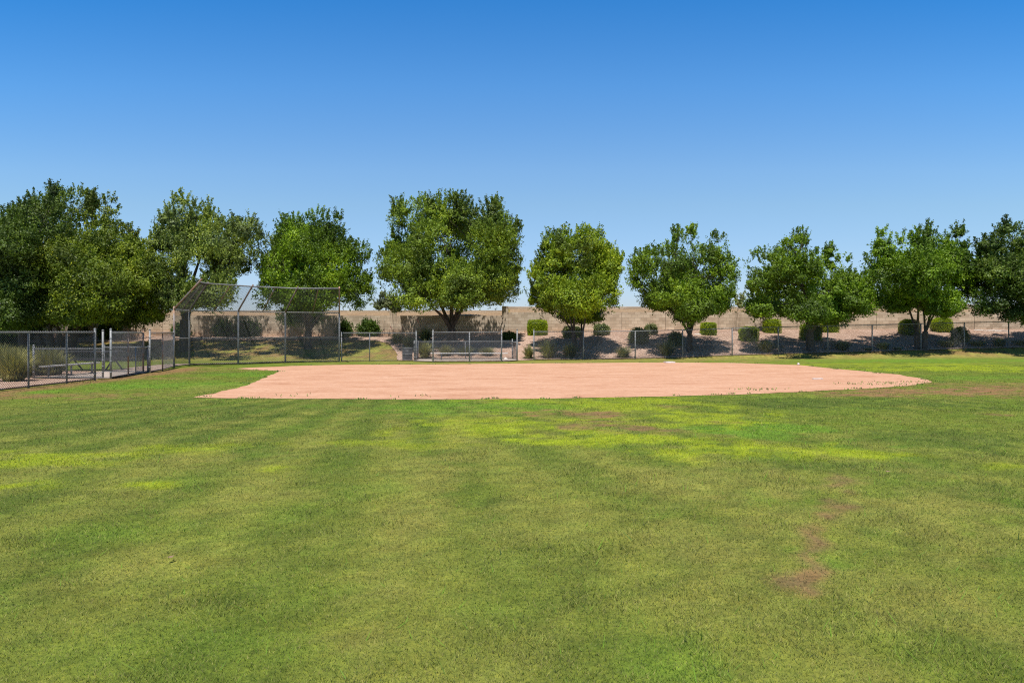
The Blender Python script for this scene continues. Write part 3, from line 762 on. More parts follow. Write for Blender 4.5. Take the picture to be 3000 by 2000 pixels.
def tree(trunk_px, base_py, lobes, material, label, seed, dens=1.0, forks=1, tr=.16, yellow=0.0, shoots=1.0, group='shade trees along the block wall', gap=.45, Yforce=None, leafs=(.105, .062), name='shade_tree', fork_h=.9, thick=1.0, deep=0):
    global R
    R = np.random.RandomState(seed)
    if Yforce: base = Vector((xat(trunk_px, Yforce), Yforce, gz(xat(trunk_px, Yforce), Yforce)))
    else: base = at(trunk_px, base_py)
    Y0 = base.y; sc = Y0/F
    t = empty(name, base, label, 'tree', group)
    if name == 'shade_tree':      # break the big masses into a core and ragged outgrowths
        jag = []
        for (lx, ly, rx, ry) in lobes:
            if min(rx, ry) < 34: jag.append((lx, ly, rx, ry)); continue
            jag.append((lx, ly, rx*.80, ry*.80)); mr = min(rx, ry)
            for q in range(6 if mr > 60 else 4):
                an = rad(R.uniform(-35, 215)); rs = mr*R.uniform(.17, .32)
                up_ = max(0, math.sin(an))
                jag.append((lx+math.cos(an)*rx*R.uniform(.70, .86), ly-math.sin(an)*ry*R.uniform(.66, .84), rs*(1.12-.35*up_), rs*(1+.55*up_)))
        lobes = jag
    xs_ = [l[0]-l[2] for l in lobes]+[l[0]+l[2] for l in lobes]; halfw = (max(xs_)-min(xs_))/2*sc
    cxm = (max(xs_)+min(xs_))/2
    L3 = []
    for i, (lx, ly, rx, ry) in enumerate(lobes):
        rel = min(1, abs(lx-cxm)*sc/max(halfw, .1))
        dmax = max(min(halfw*.6, 3.0), deep*.8)*math.sqrt(max(0, 1-rel*rel))
        dy = (R.rand()*2-1)*dmax*(.6 if not deep else .85)
        ryd = max(.4*min(1, rx/60), min((rx+ry)/2*sc*1.05, 2.3)) if rx > 30 else max(rx, ry)*.6*sc
        Yc = min(Y0+dy, 46.8-ryd*.8) if name == 'shade_tree' else Y0+dy
        L3.append((np.array([xat(lx, Yc), Yc, zat(ly, Yc)]), np.array([rx*Yc/F, ryd, ry*Yc/F])))
    # an inner core and front and back lobes give the crown its depth
    L3.sort(key=lambda q: -q[1][0]*q[1][2]); big = L3[:4]
    for c, r in big:
        for s in (-1, 1):
            dd = s*r[1]*.75
            yy = min(c[1]+dd, 46.3)
            L3.append((np.array([c[0]*yy/c[1], yy, HC+(c[2]-HC)*yy/c[1]-.15]), r*np.array([.75, .7, .75])))
    # fill the round of the crown in depth, staying inside its outline
    zc = [c[2] for c, r in L3]; ncore = len(L3)
    if name == 'shade_tree':
        tries = 0; add = 0; want = int(4+halfw*2+deep*2.5)
        while add < want and tries < 600:
            tries += 1
            a_ = R.rand()*6.283; q = .45+.5*R.rand()**.5
            yy = Y0+math.sin(a_)*q*max(min(halfw, 3.6), deep); yy = min(yy, 46.6)
            pxx = cxm+math.cos(a_)*q*halfw*.8/sc; 
            pyy = min(zlo for zlo in [HY-(min(zc)-HC)*F/Y0])-R.rand()*(max(zc)-min(zc))*F/Y0*.75
            ok = any(((pxx-l[0])/l[2])**2+((pyy-l[1])/l[3])**2 < .40 for l in lobes if l[2] > 34)
            if not ok: continue
            rr_ = halfw*(.20+.12*R.rand())
            L3.append((np.array([xat(pxx, yy), yy, zat(pyy, yy)]), np.array([rr_, rr_, rr_*.75]))); add += 1
    Ps, Ds = [], []; VV, TT = [], []
    for c, r in L3:
        area = r[0]*r[2]+r[1]*r[2]+r[0]*r[1]
        s0 = min(.42, .55*min(r[0], r[2]))
        n = int(area*5.0*dens*thick/(s0*s0*2.2))+3
        u = R.normal(size=(n, 3)); u /= np.linalg.norm(u, axis=1)[:, None]
        rr = .40+.55*R.rand(n)**.7
        g3 = vnoise(u[:, 0]*1.7+seed*3+c[0], u[:, 1]*1.7, u[:, 2]*1.7, seed+31)
        rr = rr*(.74+.50*g3)
        p = c+u*r*rr[:, None]
        g = .6*vnoise(p[:, 0]*1.0+seed, p[:, 1]*1.0, p[:, 2]*1.2, seed)+.4*vnoise(p[:, 0]*2.1+seed, p[:, 1]*2.1, p[:, 2]*2.3, seed+4)
        k = (g < (1-gap*1.0)) | (rr < .36) | (c[2]+u[:, 2]*r[2]-base.z < 2.6)
        p, u = p[k], u[k]; n = len(p)
        cs = s0*(.65+.6*R.rand(n))
        nl = 84
        v = R.normal(size=(n, nl, 3)); v[..., 2] += .25; v /= np.linalg.norm(v, axis=2)[..., None]
        q = .45+.6*R.rand(n, nl)**.6
        pos = p[:, None, :]+v*q[..., None]*cs[:, None, None]*np.array([1.1, 1.0, .82])
        nrm_ = v*.75+u[:, None, :]*.35+np.array([0, -.1, .35])+R.normal(size=v.shape)*.34
        m = n*nl; pos = pos.reshape(-1, 3); nrm_ = nrm_.reshape(-1, 3)
        nrm_ /= np.linalg.norm(nrm_, axis=1)[:, None]
        a_ = np.cross(nrm_, R.normal(size=(m, 3))); a_ /= np.linalg.norm(a_, axis=1)[:, None]
        b_ = np.cross(nrm_, a_)
        sz = (.7+.6*R.rand(m))[:, None]; a_ = a_*leafs[0]*sz*.5; b_ = b_*leafs[1]*sz*.5
        VV.append(np.stack([pos-a_, pos+b_, pos+a_, pos-b_], 1).reshape(-1, 3))
        TT.append(np.clip(.0+.86*(.38*R.rand(m)+.62*np.repeat(R.rand(n), nl)), 0, 1))
        # loose twigs give the broken outline
        n2 = int(area*40*dens)+4
        u = R.normal(size=(n2, 3)); u /= np.linalg.norm(u, axis=1)[:, None]
        p = c+u*r*(.86+.16*R.rand(n2))[:, None]
        g = vnoise(p[:, 0]*.95+seed, p[:, 1]*.95, p[:, 2]*1.15, seed)
        k = g < (1-gap*.8); p, u = p[k], u[k]
        d = u*.6+np.array([0, 0, .45])+R.normal(size=u.shape)*.3
        d /= np.linalg.norm(d, axis=1)[:, None]
        Ps.append(p); Ds.append(d*(.22+.28*R.rand(len(p)))[:, None])
        ns = int(16*r[0]*shoots*(1 if r[2] > .3 else .5))+1
        for _ in range(ns):
            th = R.rand()*6.28; q = R.rand()**.5*.9
            b0 = c+np.array([math.cos(th)*q*r[0], math.sin(th)*q*r[1], math.sqrt(max(0, 1-q*q))*r[2]*.92])
            dv = np.array([math.cos(th)*q*.55+R.normal()*.15, math.sin(th)*q*.3, 1.0]); dv /= np.linalg.norm(dv)
            ll_ = .24+.40*R.rand()*min(shoots, 1.5)
            for s in range(5):
                Ps.append((b0+dv*ll_*s/5)[None]); Ds.append(((dv+R.normal(size=3)*.2)*ll_*.34*(1-.12*s))[None])
    P = np.concatenate(Ps); D = np.concatenate(Ds)
    V, tint = leaves(P, D, 9, .035, leafs[0], leafs[1], .12, .72)
    V = np.concatenate([V]+VV); tint = np.concatenate([tint]+TT)
    k = np.repeat((V.reshape(-1, 4, 3)[:, :, 1].max(1) < 47.4) if name == 'shade_tree' else np.ones(len(V)//4, bool), 4)
    tint = tint[k[::4]]; V = V[k]
    nq = len(V)//4
    tint = np.clip(tint*(.40+1.25*smooth(.15, .85, vnoise(V[::4, 0]*.75, V[::4, 1]*.75, V[::4, 2]*.75, seed+8))), 0, .9)  # broad noise paints light and dark masses of the crown into the tint
    yl = (R.rand(nq) < yellow*smooth(.4, .7, vnoise(V[::4, 0]*.7, V[::4, 1]*.7, V[::4, 2]*.7, seed+5)))
    tint[yl] = .86+.14*R.rand(yl.sum())
    npmesh('crown', V, quads(nq), M[material], t, tint=np.repeat(tint, 4))
    # trunk and limbs
    mb = MB(); bpos = Vector(base)
    roots = []
    for f in range(forks):
        a = (f-(forks-1)/2)
        b0 = bpos+Vector((a*.30*tr/.16*.6, R.normal()*.05, -.1))
        lean = Vector((a*.28+R.normal()*.05, R.normal()*.06, fork_h*(1+.2*R.rand())))
        mid = b0+lean*.5+Vector((R.normal()*.03, 0, 0)); tp = b0+lean+Vector((0, 0, .1))
        rr = tr/math.sqrt(forks)*1.15
        mb.tube([b0, b0+Vector((0, 0, .12)), mid, tp], [rr*1.35, rr*1.08, rr, rr*.88], 10, False)
        roots.append((tp, rr*.88))
    knots = []
    for i, (c, r) in enumerate(L3[:min(ncore, 34)]):
        c = Vector(c); j = min(range(len(roots)), key=lambda q: abs(roots[q][0].x-c.x)+R.rand()*.3)
        s, rr = roots[j]
        if i >= 6 and knots:
            s, rr = min(knots, key=lambda q: (q[0]-c).length+max(0, q[0].z-c.z)*2)
        d = c-s
        if d.z < .3: d.z = .3
        k1 = s+Vector((d.x*.28, d.y*.28, d.z*.42)); k2 = s+Vector((d.x*.66+R.normal()*.1, d.y*.66, d.z*.78)); 
        r0 = rr*(.50 if i < 6 else .8)*min(1.1, .6+.4*r[0])
        if i < 6: knots += [(k1, r0*.72), (k2, r0*.42)]
        mb.tube([s-Vector((0, 0, .08)), k1, k2, c], [r0, r0*.72, r0*.42, r0*.2], 7, False)
        for _ in range(5):
            u = Vector(R.normal(size=3)).normalized(); e = c+Vector((u.x*r[0], u.y*r[1], abs(u.z)*r[2]))*.85
            o_ = k2.lerp(c, R.rand())
            mb.tube([o_, o_.lerp(e, .5)+Vector((0, 0, .08)), e], [r0*.24, r0*.14, .008], 5, False)
    mb.build('trunk', M['bark'], t)
    return t
TREES = [
 (70, 1000, [(0, 760, 120, 115), (110, 650, 80, 70), (60, 840, 150, 85), (-80, 790, 140, 150), (170, 590, 40, 42), (60, 670, 50, 50), (-10, 880, 120, 60), (60, 925, 120, 26), (-30, 925, 80, 24), (170, 915, 60, 28)], 'leaf_dark', 'large dense dark tree at the far left edge with a single trunk', 21, dict(tr=.24, thick=.9, Yforce=40.6, shoots=1.0, deep=5.6)),
 (165, 999, [(225, 610, 60, 62), (200, 770, 150, 120), (320, 725, 95, 85), (300, 855, 150, 75), (425, 830, 85, 85), (130, 890, 110, 50), (465, 850, 50, 65), (318, 625, 26, 45), (385, 745, 45, 50), (380, 895, 80, 38), (240, 925, 110, 24), (340, 925, 90, 24), (440, 918, 50, 26), (110, 920, 60, 26)], 'leaf_shade', 'broad multi-trunked tree behind the left dugout, widest of the row', 22, dict(forks=4, tr=.40, thick=.9, yellow=.2, Yforce=40.8, shoots=1.0, deep=5.6)),
 (540, 1044, [(535, 640, 58, 60), (600, 710, 115, 92), (500, 730, 70, 100), (715, 700, 65, 55), (765, 745, 42, 70), (650, 780, 90, 48), (500, 850, 65, 75), (570, 870, 65, 45), (600, 655, 50, 50), (640, 825, 40, 32), (720, 770, 50, 28), (625, 872, 58, 32), (660, 845, 30, 28)], 'leaf_light', 'tall lopsided grey green tree behind the left end of the backstop', 23, dict(forks=1, tr=.26, gap=.60, shoots=1.1, Yforce=41.6, deep=4.9, fork_h=1.6)),
 (902, 1022, [(890, 715, 95, 65), (830, 790, 60, 85), (960, 760, 105, 80), (920, 850, 125, 75), (1040, 745, 48, 35), (1040, 840, 48, 65), (858, 668, 32, 28), (930, 655, 34, 30), (980, 670, 30, 35), (880, 925, 75, 28), (800, 850, 38, 55), (778, 870, 26, 34)], 'leaf_fresh', 'bright green tree rising behind the right half of the backstop', 24, dict(tr=.2, yellow=.1, Yforce=42.3, gap=.5, shoots=1.2, deep=4.7)),
 (1325, 1000, [(1320, 700, 120, 100), (1175, 650, 45, 45), (1190, 760, 70, 80), (1450, 700, 70, 80), (1330, 840, 175, 80), (1430, 830, 95, 75), (1220, 870, 95, 50), (1300, 625, 55, 45), (1440, 625, 35, 38), (1235, 625, 32, 38), (1485, 775, 45, 50), (1135, 800, 26, 50), (1350, 610, 30, 30)], 'leaf_olive', 'big rounded tree directly behind the bench and trash can', 25, dict(tr=.22, thick=.95, shoots=1.4, Yforce=43.2, gap=.5, deep=4.6)),
 (1693, 1003, [(1690, 755, 95, 68), (1622, 800, 68, 85), (1760, 790, 60, 85), (1690, 870, 120, 65), (1640, 712, 42, 30), (1720, 712, 45, 32), (1788, 860, 36, 60), (1592, 880, 42, 50), (1700, 925, 75, 22)], 'leaf_yellow', 'compact yellow green tree, first to the right of the bench', 26, dict(forks=2, tr=.17, yellow=.30, Yforce=40.8, deep=3.3, shoots=1.4, gap=.5)),
 (2022, 1014, [(2010, 712, 40, 40), (2100, 725, 28, 38), (1960, 775, 55, 45), (2085, 790, 60, 55), (1900, 772, 46, 28), (1880, 822, 46, 28), (1990, 840, 110, 60), (2112, 845, 48, 50), (1930, 875, 75, 42), (2060, 890, 85, 40), (2010, 922, 45, 24), (2040, 765, 48, 50), (2138, 800, 18, 45), (1990, 690, 16, 22)], 'leaf_green', 'open crowned mid green tree with one straight trunk, second right of the bench', 27, dict(tr=.15, deep=3.3, Yforce=40.5, gap=.5, shoots=.7)),
 (2375, 1030, [(2330, 735, 45, 30), (2262, 785, 42, 28), (2320, 795, 80, 45), (2388, 785, 26, 45), (2430, 760, 13, 45), (2465, 790, 26, 35), (2228, 830, 38, 24), (2395, 860, 105, 55), (2500, 860, 60, 45), (2290, 855, 50, 35), (2235, 905, 48, 26), (2300, 905, 45, 22), (2420, 915, 95, 35), (2525, 900, 42, 38), (2345, 700, 22, 20), (2340, 900, 50, 40)], 'leaf_green', 'split crowned tree with a thin spire at right, third right of the bench', 28, dict(tr=.2, gap=.5, shoots=.8, Yforce=40.3, deep=3.4)),
 (2700, 1003, [(2710, 715, 42, 45), (2650, 735, 20, 42), (2585, 730, 24, 42), (2808, 700, 18, 32), (2600, 800, 52, 45), (2700, 790, 100, 70), (2795, 790, 62, 62), (2640, 880, 85, 42), (2765, 900, 75, 34), (2825, 850, 36, 52), (2545, 825, 28, 22), (2700, 860, 55, 50), (2770, 730, 25, 35)], 'leaf_fresh', 'tree with a forked trunk between two rounded hedges at the right', 29, dict(forks=2, tr=.2, gap=.45, shoots=1.2, Yforce=40.6, deep=3.3)),
 (3060, 1015, [(2960, 705, 60, 45), (2900, 725, 40, 20), (2915, 800, 60, 50), (2990, 820, 90, 80), (2870, 850, 32, 28), (2900, 895, 55, 30), (2985, 920, 60, 28), (3070, 760, 100, 110), (2868, 790, 18, 38), (3100, 850, 120, 90)], 'leaf_dark', 'dark tree cut off by the right edge of the photo', 30, dict(tr=.22, gap=.42, Yforce=40.8, deep=3.3)),
]
for px, py, lb, mt, lab, sd, kw in TREES:
    tree(px, py, lb, mt, lab, sd, **kw)
# vegetation beyond the walls
tree(1132, 905, [(1125, 880, 14, 14), (1148, 885, 16, 18), (1110, 893, 14, 8), (1160, 895, 14, 14), (1120, 862, 7, 7)], 'leaf_grey', 'small wispy grey green tree peeping over the wall near the backstop', 41, dens=.5, tr=.05, group='plants beyond the block wall', gap=.5, Yforce=54, name='distant_tree', shoots=.5, fork_h=.5)
tree(2168, 895, [(2160, 880, 7, 6), (2175, 868, 6, 6), (2168, 890, 7, 5)], 'leaf_grey', 'nearly bare twiggy sapling beyond the wall between two trees', 42, dens=.22, tr=.035, group='plants beyond the block wall', gap=.5, Yforce=54, name='distant_tree', shoots=.3, fork_h=.4)
tree(2246, 895, [(2246, 875, 30, 24), (2240, 890, 26, 16), (2258, 892, 24, 14)], 'leaf_hedge', 'rounded bright green bush beyond the wall', 43, dens=1.6, tr=.06, group='plants beyond the block wall', gap=.2, Yforce=55, name='distant_tree', shoots=.1, fork_h=.4)
R = np.random.RandomState(99)

# clipped hedges and shrubs
def hedge(x0, x1, y0, y1, label, material='leaf_hedge', rnd=.30, group='clipped hedges on the gravel bank', name='hedge', leaf=.045, rough=.02, tl=(.1, .85)):
    f = at((x0+x1)/2, y1-1); w = (x1-x0)*f.y/F; d = min(w*.85, 1.2)
    c = Vector((xat((x0+x1)/2, f.y+d/2), f.y+d/2, 0)); c.z = gz(c.x, f.y)-.03
    top = zat(y0, f.y+d*.25); h = top-c.z
    cen = np.array([c.x, c.y, c.z+h/2]); half = np.array([w/2*.98, d/2, h/2])
    k = 2/rnd if rnd < 1 else 2      # superellipsoid power
    def surf(n):
        u = R.normal(size=(n, 3)); 
        m = np.max(np.abs(u), 1)[:, None]; cube = u/m
        p = 1/((np.abs(cube)**k).sum(1)**(1/k))[:, None]*cube
        return p
    area = 2*(w*d+w*h+d*h)
    n = int(area*1300)
    p = surf(n); q = cen+p*half*(1-.06*R.rand(n)[:, None])+R.normal(size=(n, 3))*rough
    q = q + p*rough*2*(vnoise(q[:, 0]*6, q[:, 1]*6, q[:, 2]*6, 3)-.5)[:, None]*2
    V, tint = leaves(q, p*.03, 1, .008, leaf, leaf*.65, tl[0], tl[1])
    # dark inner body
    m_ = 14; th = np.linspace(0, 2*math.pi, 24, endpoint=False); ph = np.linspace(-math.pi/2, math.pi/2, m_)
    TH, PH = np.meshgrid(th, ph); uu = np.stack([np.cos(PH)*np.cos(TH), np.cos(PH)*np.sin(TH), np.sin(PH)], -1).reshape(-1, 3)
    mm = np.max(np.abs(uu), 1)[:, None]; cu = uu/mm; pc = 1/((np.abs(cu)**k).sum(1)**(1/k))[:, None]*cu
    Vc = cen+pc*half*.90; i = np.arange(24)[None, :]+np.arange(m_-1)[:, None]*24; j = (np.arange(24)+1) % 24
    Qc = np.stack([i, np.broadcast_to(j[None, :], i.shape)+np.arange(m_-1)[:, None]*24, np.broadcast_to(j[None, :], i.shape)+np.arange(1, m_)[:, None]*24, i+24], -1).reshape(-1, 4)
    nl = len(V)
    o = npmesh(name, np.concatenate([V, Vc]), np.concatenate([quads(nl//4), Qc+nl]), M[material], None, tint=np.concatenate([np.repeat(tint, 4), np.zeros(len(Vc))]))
    off = np.array(c); me = o.data
    co = np.empty(len(me.vertices)*3, np.float32); me.vertices.foreach_get('co', co); co = co.reshape(-1, 3)-off; me.vertices.foreach_set('co', co.astype(np.float32).ravel()); o.location = c
    tag(o, label, 'hedge' if name == 'hedge' else 'shrub', group); return o
H_ = [(1546, 1603, 938, 986, 'large bright green clipped hedge left of the yellow green tree'),
 (2054, 2097, 946, 985, 'square bright green hedge just right of the straight tree trunk'),
 (2168, 2219, 958, 1004, 'clipped green hedge low on the bank, right of the open crowned tree'),
 (2238, 2284, 936, 979, 'square green hedge close to the wall under the split tree\'s left side'),
 (2348, 2403, 950, 1001, 'tall green hedge right behind the split tree\'s trunk'),
 (2406, 2452, 941, 977, 'yellowish green square hedge just right of the split tree\'s trunk'),
 (2637, 2691, 937, 985, 'rounded green hedge left of the forked trunk'),
 (2732, 2786, 931, 977, 'rounded green hedge right of the forked trunk')]
for i, (a, b_, c, d, lab) in enumerate(H_):
    hedge(a, b_, c, d, lab, rnd=.36 if i < 6 else .62)
hedge(1473, 1511, 974, 998, 'small dark green shrub in tree shade behind the end of the bench', 'leaf_shrub', .7, 'shrubs on the bank', 'shrub', .06, .04)
hedge(2789, 2833, 961, 1006, 'olive shrub right of the rounded hedges', 'leaf_dark', .8, 'shrubs on the bank', 'shrub', .06, .05, (.3, 1))
for a, b_, c, d, lab in ((1650, 1702, 957, 994, 'grey green bush behind the yellow green tree\'s trunk'), (1740, 1783, 951, 986, 'grey green bush near the wall right of the yellow green tree'),
  (1844, 1898, 964, 1011, 'larger grey green bush low on the bank under the open tree'), (1889, 1925, 952, 984, 'small grey green bush behind the larger one near the wall'), (1962, 1998, 976, 1017, 'dull grey bush in shade left of the straight trunk')):
    hedge(a, b_, c, d, lab, 'leaf_grey', .95, 'grey green bushes on the bank', 'shrub', .07, .05)
for a, b_, c, d, lab in ((-5, 34, 962, 1008, 'leafy green shrub at the left edge above the tall grasses'), (84, 116, 953, 996, 'leafy green shrub right of the single trunk at far left'), (214, 241, 955, 986, 'dark shrub against the wall right of the multi-trunked tree'),
  (300, 342, 948, 995, 'leafy green shrub against the wall seen above the left gate gap'), (515, 562, 951, 987, 'shrub against the wall behind the lopsided tree\'s trunk'), (633, 681, 947, 988, 'pale green shrub against the wall, seen through the second backstop bay'),
  (702, 757, 945, 988, 'dark shrub against the wall, right of the second backstop post'), (998, 1024, 952, 984, 'small shrub against the wall just right of the backstop'), (1060, 1101, 944, 984, 'round dark green shrub against the wall above the low fence')):
    hedge(a, b_, c, d, lab, 'leaf_shrub', .95, 'leafy shrubs against the wall', 'shrub', .13, .13)

# desert grass clumps
def FENCE_Y(px):
    m_ = (41.0-37.95)/(28.4-1.16); k = (px-CX)/F
    return (37.95-m_*1.16)/(1-m_*k)
def clump(x0, x1, y0, y1, label, n=900, material='blade_clump', group='ornamental grass clumps along the fence', stalks=0, flop=1.0, minY=None, bw=.015, base_r=.22):
    f = at((x0+x1)/2, y1-1); xm = (x0+x1)/2; w = (x1-x0)*40/F
    yc = max(f.y, FENCE_Y(xm)+w*.42 if xm > 1510 else 0)
    if minY: yc = max(yc, minY)
    w = (x1-x0)*yc/F
    c = Vector((xat(xm, yc), yc, 0)); c.z = gz(c.x, c.y)
    h = zat(y0, yc)-c.z; R_ = w/2
    th = R.rand(n)*2*math.pi; el = (R.rand(n)**.8)*1.35        # lean from the vertical
    LL = (h*np.cos(el)**2+R_*1.05*np.sin(el)**2)*(.80+.42*R.rand(n)); LL = np.where(el > 1.0, R_*(.7+.5*R.rand(n)), LL)
    ba = R.rand(n)*6.28; br_ = R_*base_r*R.rand(n)**.5; bx = c.x+np.cos(ba)*br_; by = c.y+np.sin(ba)*br_
    ns = 4; V = np.empty((n, (ns+1)*2, 3))
    for s in range(ns+1):
        t = s/ns
        rad_ = .03*R_+LL*np.sin(el)*(t+.25*t*t*(el < 1.0)); z = LL*np.cos(el)*t*(1.12-.12*t) + .18*h*np.sin(math.pi*min(t, 1))*np.sin(el)
        wd = bw*(1-t*.8)
        x = bx+np.cos(th)*rad_; y = by+np.sin(th)*rad_*.8
        tw = th+.6
        V[:, s*2] = np.stack([x-np.sin(tw)*wd, y+np.cos(tw)*wd, c.z-.02+z], 1)
        V[:, s*2+1] = np.stack([x+np.sin(tw)*wd, y-np.cos(tw)*wd, c.z-.02+z], 1)
    b0 = np.arange(n)[:, None]*(ns+1)*2
    Q = np.concatenate([np.concatenate([b0+2*s, b0+2*s+1, b0+2*s+3, b0+2*s+2], 1) for s in range(ns)], 0)
    tint = np.repeat(np.clip(.10+.80*R.rand(n), 0, 1), (ns+1)*2)
    # leaves stay behind the fence
    t_ = empty('grass_clump', c, label, 'grass clump', group)
    npmesh('blades', V.reshape(-1, 3), Q, M[material], t_, tint=tint)
    for k in range(stalks):
        a = R.rand()*6.28; tp = c+Vector((math.cos(a)*R_*1.1, math.sin(a)*.3, h*(1.45+.3*R.rand())))
        m_ = MB(); m_.tube([c, c.lerp(tp, .6)+Vector((0, 0, .12)), tp], [.008, .007, .005], 5); st = m_.build('flower_stalk', M['flower'], t_)
        m_ = MB(); m_.tube([c.lerp(tp, .8)+Vector((R.normal()*.02, 0, .05+.03*math.sin(q*2.1))) + (tp-c)*.025*q for q in range(9)], [.006, .02, .008, .022, .01, .02, .008, .015, .004], 6)
        m_.build('flower', M['flower'], st)
    return t_
CL = [(1534, 1563, 1011, 1053, 'green spiky clump standing alone left of the long fence\'s first post', 0),
 (1572, 1640, 996, 1050, 'dark shaded clump behind the first bay of the long fence', 0),
 (1640, 1700, 1006, 1050, 'second shaded clump behind the first bay of the long fence', 0),
 (1796, 1856, 1015, 1050, 'olive clump with yellow tips behind the second bay of the long fence', 0),
 (1920, 1988, 1000, 1048, 'wide dark clump in tree shade left of the third fence bay\'s end', 0),
 (2199, 2290, 1000, 1048, 'wide pale sunlit clump spreading behind the fifth fence bay', 0),
 (2430, 2507, 1000, 1044, 'dark clump in shade behind the seventh fence bay', 0),
 (2529, 2560, 1020, 1044, 'small low clump left of the pale spiky one', 0),
 (2556, 2618, 1004, 1044, 'pale spiky clump with a red flower stalk behind the eighth fence bay', 1),
 (2612, 2650, 1022, 1043, 'low pale clump just right of the clump with a red stalk', 0),
 (2735, 2822, 1005, 1042, 'dark grey clump behind the tenth fence bay in shade', 0),
 (2827, 2905, 1008, 1042, 'sunlit straw coloured clump behind the eleventh fence bay', 1),
 (2903, 2952, 990, 1042, 'tall narrow clump near the right edge', 0),
 (2955, 3030, 1005, 1042, 'clump cut by the right edge of the photo', 0),
 (1136, 1196, 976, 1007, 'low sprawling grey green clump beside the curved lawn edge', 2),
 (1175, 1220, 985, 1022, 'spiky clump on the bank above the trash can', 0),
 (1222, 1268, 958, 1000, 'dark bushy clump seen above the gate gap', 1),
 (1221, 1268, 1000, 1052, 'tall green grass clump filling the gate gap beside the trash can', 0),
 (1275, 1335, 1010, 1050, 'shaded clump behind the left bay of the bench fence', 0),
 (1335, 1395, 1014, 1050, 'olive clump behind the middle of the bench', 0),
 (1395, 1460, 1018, 1051, 'dry clump behind the right bay of the bench fence', 0)]
for a, b_, c, d, lab, s in CL:
    clump(a, b_, c, d, lab, n=560, stalks=s, minY=39.6 if 1268 < a < 1500 else None, material='blade_yellow' if ('pale' in lab or 'straw' in lab) else 'blade_clump')
LG = [(-70, 20, 1015, 1110, 'tall pale ornamental grass cut by the left edge'), (-30, 70, 1019, 1112, 'tall pale ornamental grass at the left edge behind the nearest fence'), (40, 130, 1022, 1108, 'tall pale ornamental grass, second from the left edge'),
      (110, 190, 1024, 1100, 'tall pale ornamental grass behind the low left return'), (0, 80, 1030, 1118, 'drooping yellow grass in front of the tall ones at far left')]
for i, (a, b_, c, d, lab) in enumerate(LG):
    clump(a, b_, c, d, lab, n=2600, material='blade_yellow', group='tall grasses behind the left fence', flop=.6, minY=[22.4, 23.4, 24.6, 23.9, 21.2][i], bw=.009, base_r=.55)

# ------------------------------------------------------------------ far house
Yh = 72.0
hx0, hx1 = xat(2555, Yh), xat(2865, Yh)
h_ = empty('house', ((hx0+hx1)/2, Yh+4, 2.9), 'stucco house with a low pinkish tiled roof beyond the wall at the right', 'house')
m_ = MB(); m_.box(((hx0+hx1)/2, Yh+4.5, 3.4), (hx1-hx0-1.0, 8, 1.5)); m_.build('wall', M['stucco'], h_)
ze, zr = 4.13, 4.86
m_ = MB(); m_.add([(hx0, Yh, ze), (hx1, Yh, ze), (hx1, Yh+9, ze), (hx0, Yh+9, ze), (hx0+2.2, Yh+4.5, zr+.35), (hx1-3.0, Yh+4.5, zr+.35)], [(0, 1, 5, 4), (1, 2, 5), (2, 3, 4, 5), (3, 0, 4), (0, 3, 2, 1)])
m_.build('roof', M['tile'], h_)
m_ = MB(); m_.box(((hx0+hx1)/2, Yh-.05, ze-.06), (hx1-hx0, .04, .16)); m_.build('fascia', M['stucco'], h_)

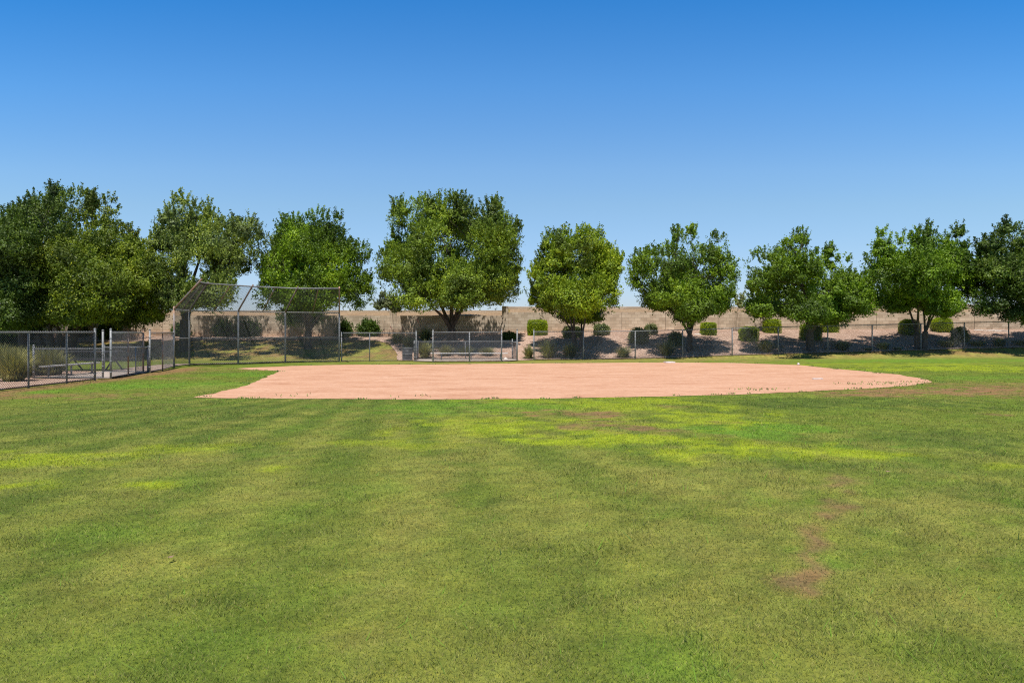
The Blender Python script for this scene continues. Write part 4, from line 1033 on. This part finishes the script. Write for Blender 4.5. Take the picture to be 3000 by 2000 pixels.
# ------------------------------------------------------------------ camera, sun, sky
cam = bpy.data.cameras.new('camera'); co = bpy.data.objects.new('camera', cam); col.objects.link(co)
co.location = (0, 0, HC); co.rotation_euler = (rad(90), 0, 0)
cam.sensor_width = 36; cam.lens = 36*F/3000; cam.shift_y = -(1000-HY)/3000; cam.clip_end = 3000; cam.clip_start = .05
C.camera = co
EL, AZ = rad(68), rad(185)
sdir = Vector((math.cos(EL)*math.sin(AZ), math.cos(EL)*math.cos(AZ), math.sin(EL)))
sl = bpy.data.lights.new('sun', 'SUN'); sl.energy = 5.0; sl.angle = rad(.53); sl.color = (1.0, .955, .89)
so = bpy.data.objects.new('sun', sl); col.objects.link(so); so.rotation_euler = (-sdir).to_track_quat('-Z', 'Y').to_euler(); so.location = (0, -10, 30)
w = bpy.data.worlds.new('World'); C.world = w; w.use_nodes = True
nt = w.node_tree; nt.nodes.clear()
out = nt.nodes.new('ShaderNodeOutputWorld'); bg = nt.nodes.new('ShaderNodeBackground'); sky = nt.nodes.new('ShaderNodeTexSky')
sky.sky_type = 'NISHITA'; sky.sun_disc = False; sky.sun_elevation = EL; sky.sun_rotation = AZ; sky.altitude = 300; sky.air_density = 1.0; sky.dust_density = .6; sky.ozone_density = 2.0
g = nt.nodes.new('ShaderNodeTexCoord'); sp = nt.nodes.new('ShaderNodeSeparateXYZ'); nt.links.new(g.outputs['Generated'], sp.inputs[0])
SKYRAMP = [(0.0, (.489, .537, .715)), (.041, (.50, .543, .697)), (.174, (.548, .655, .711)), (.219, (.525, .684, .78)), (.325, (.341, .675, .91)), (.42, (.165, .592, .927)), (.52, (.11, .32, .48)), (.75, (.07, .15, .20))]  # last stops darken the unseen upper sky to weaken fill light in shade
def mth(op, a, b):
    n = N(nt, 'ShaderNodeMath', operation=op)
    for i, v in enumerate((a, b)):
        if hasattr(v, 'is_linked'): L(nt, v, n.inputs[i])
        else: n.inputs[i].default_value = v
    return n.outputs[0]
# the blue deepens a little to the east and west
az_ = mth('POWER', mth('MAXIMUM', mth('SUBTRACT', 1.0, mth('MULTIPLY', sp.outputs['X'], sp.outputs['X'])), .45), .5)
rmp = ramp(nt, mth('DIVIDE', sp.outputs['Z'], az_), SKYRAMP)
mm = mul(nt, mul(nt, sky.outputs[0], rmp), (2.0, 2.0, 2.0))
nt.links.new(mm, bg.inputs[0]); bg.inputs[1].default_value = .10
nt.links.new(bg.outputs[0], out.inputs[0])
C.view_settings.view_transform = 'Standard'; C.view_settings.look = 'None'; C.view_settings.exposure = 0
C.render.engine = 'CYCLES'; C.cycles.use_denoising = False; C.cycles.pixel_filter_type = 'BLACKMAN_HARRIS'; C.cycles.filter_width = 1.15; C.cycles.sample_clamp_indirect = 4; C.cycles.max_bounces = 6; C.cycles.transparent_max_bounces = 8
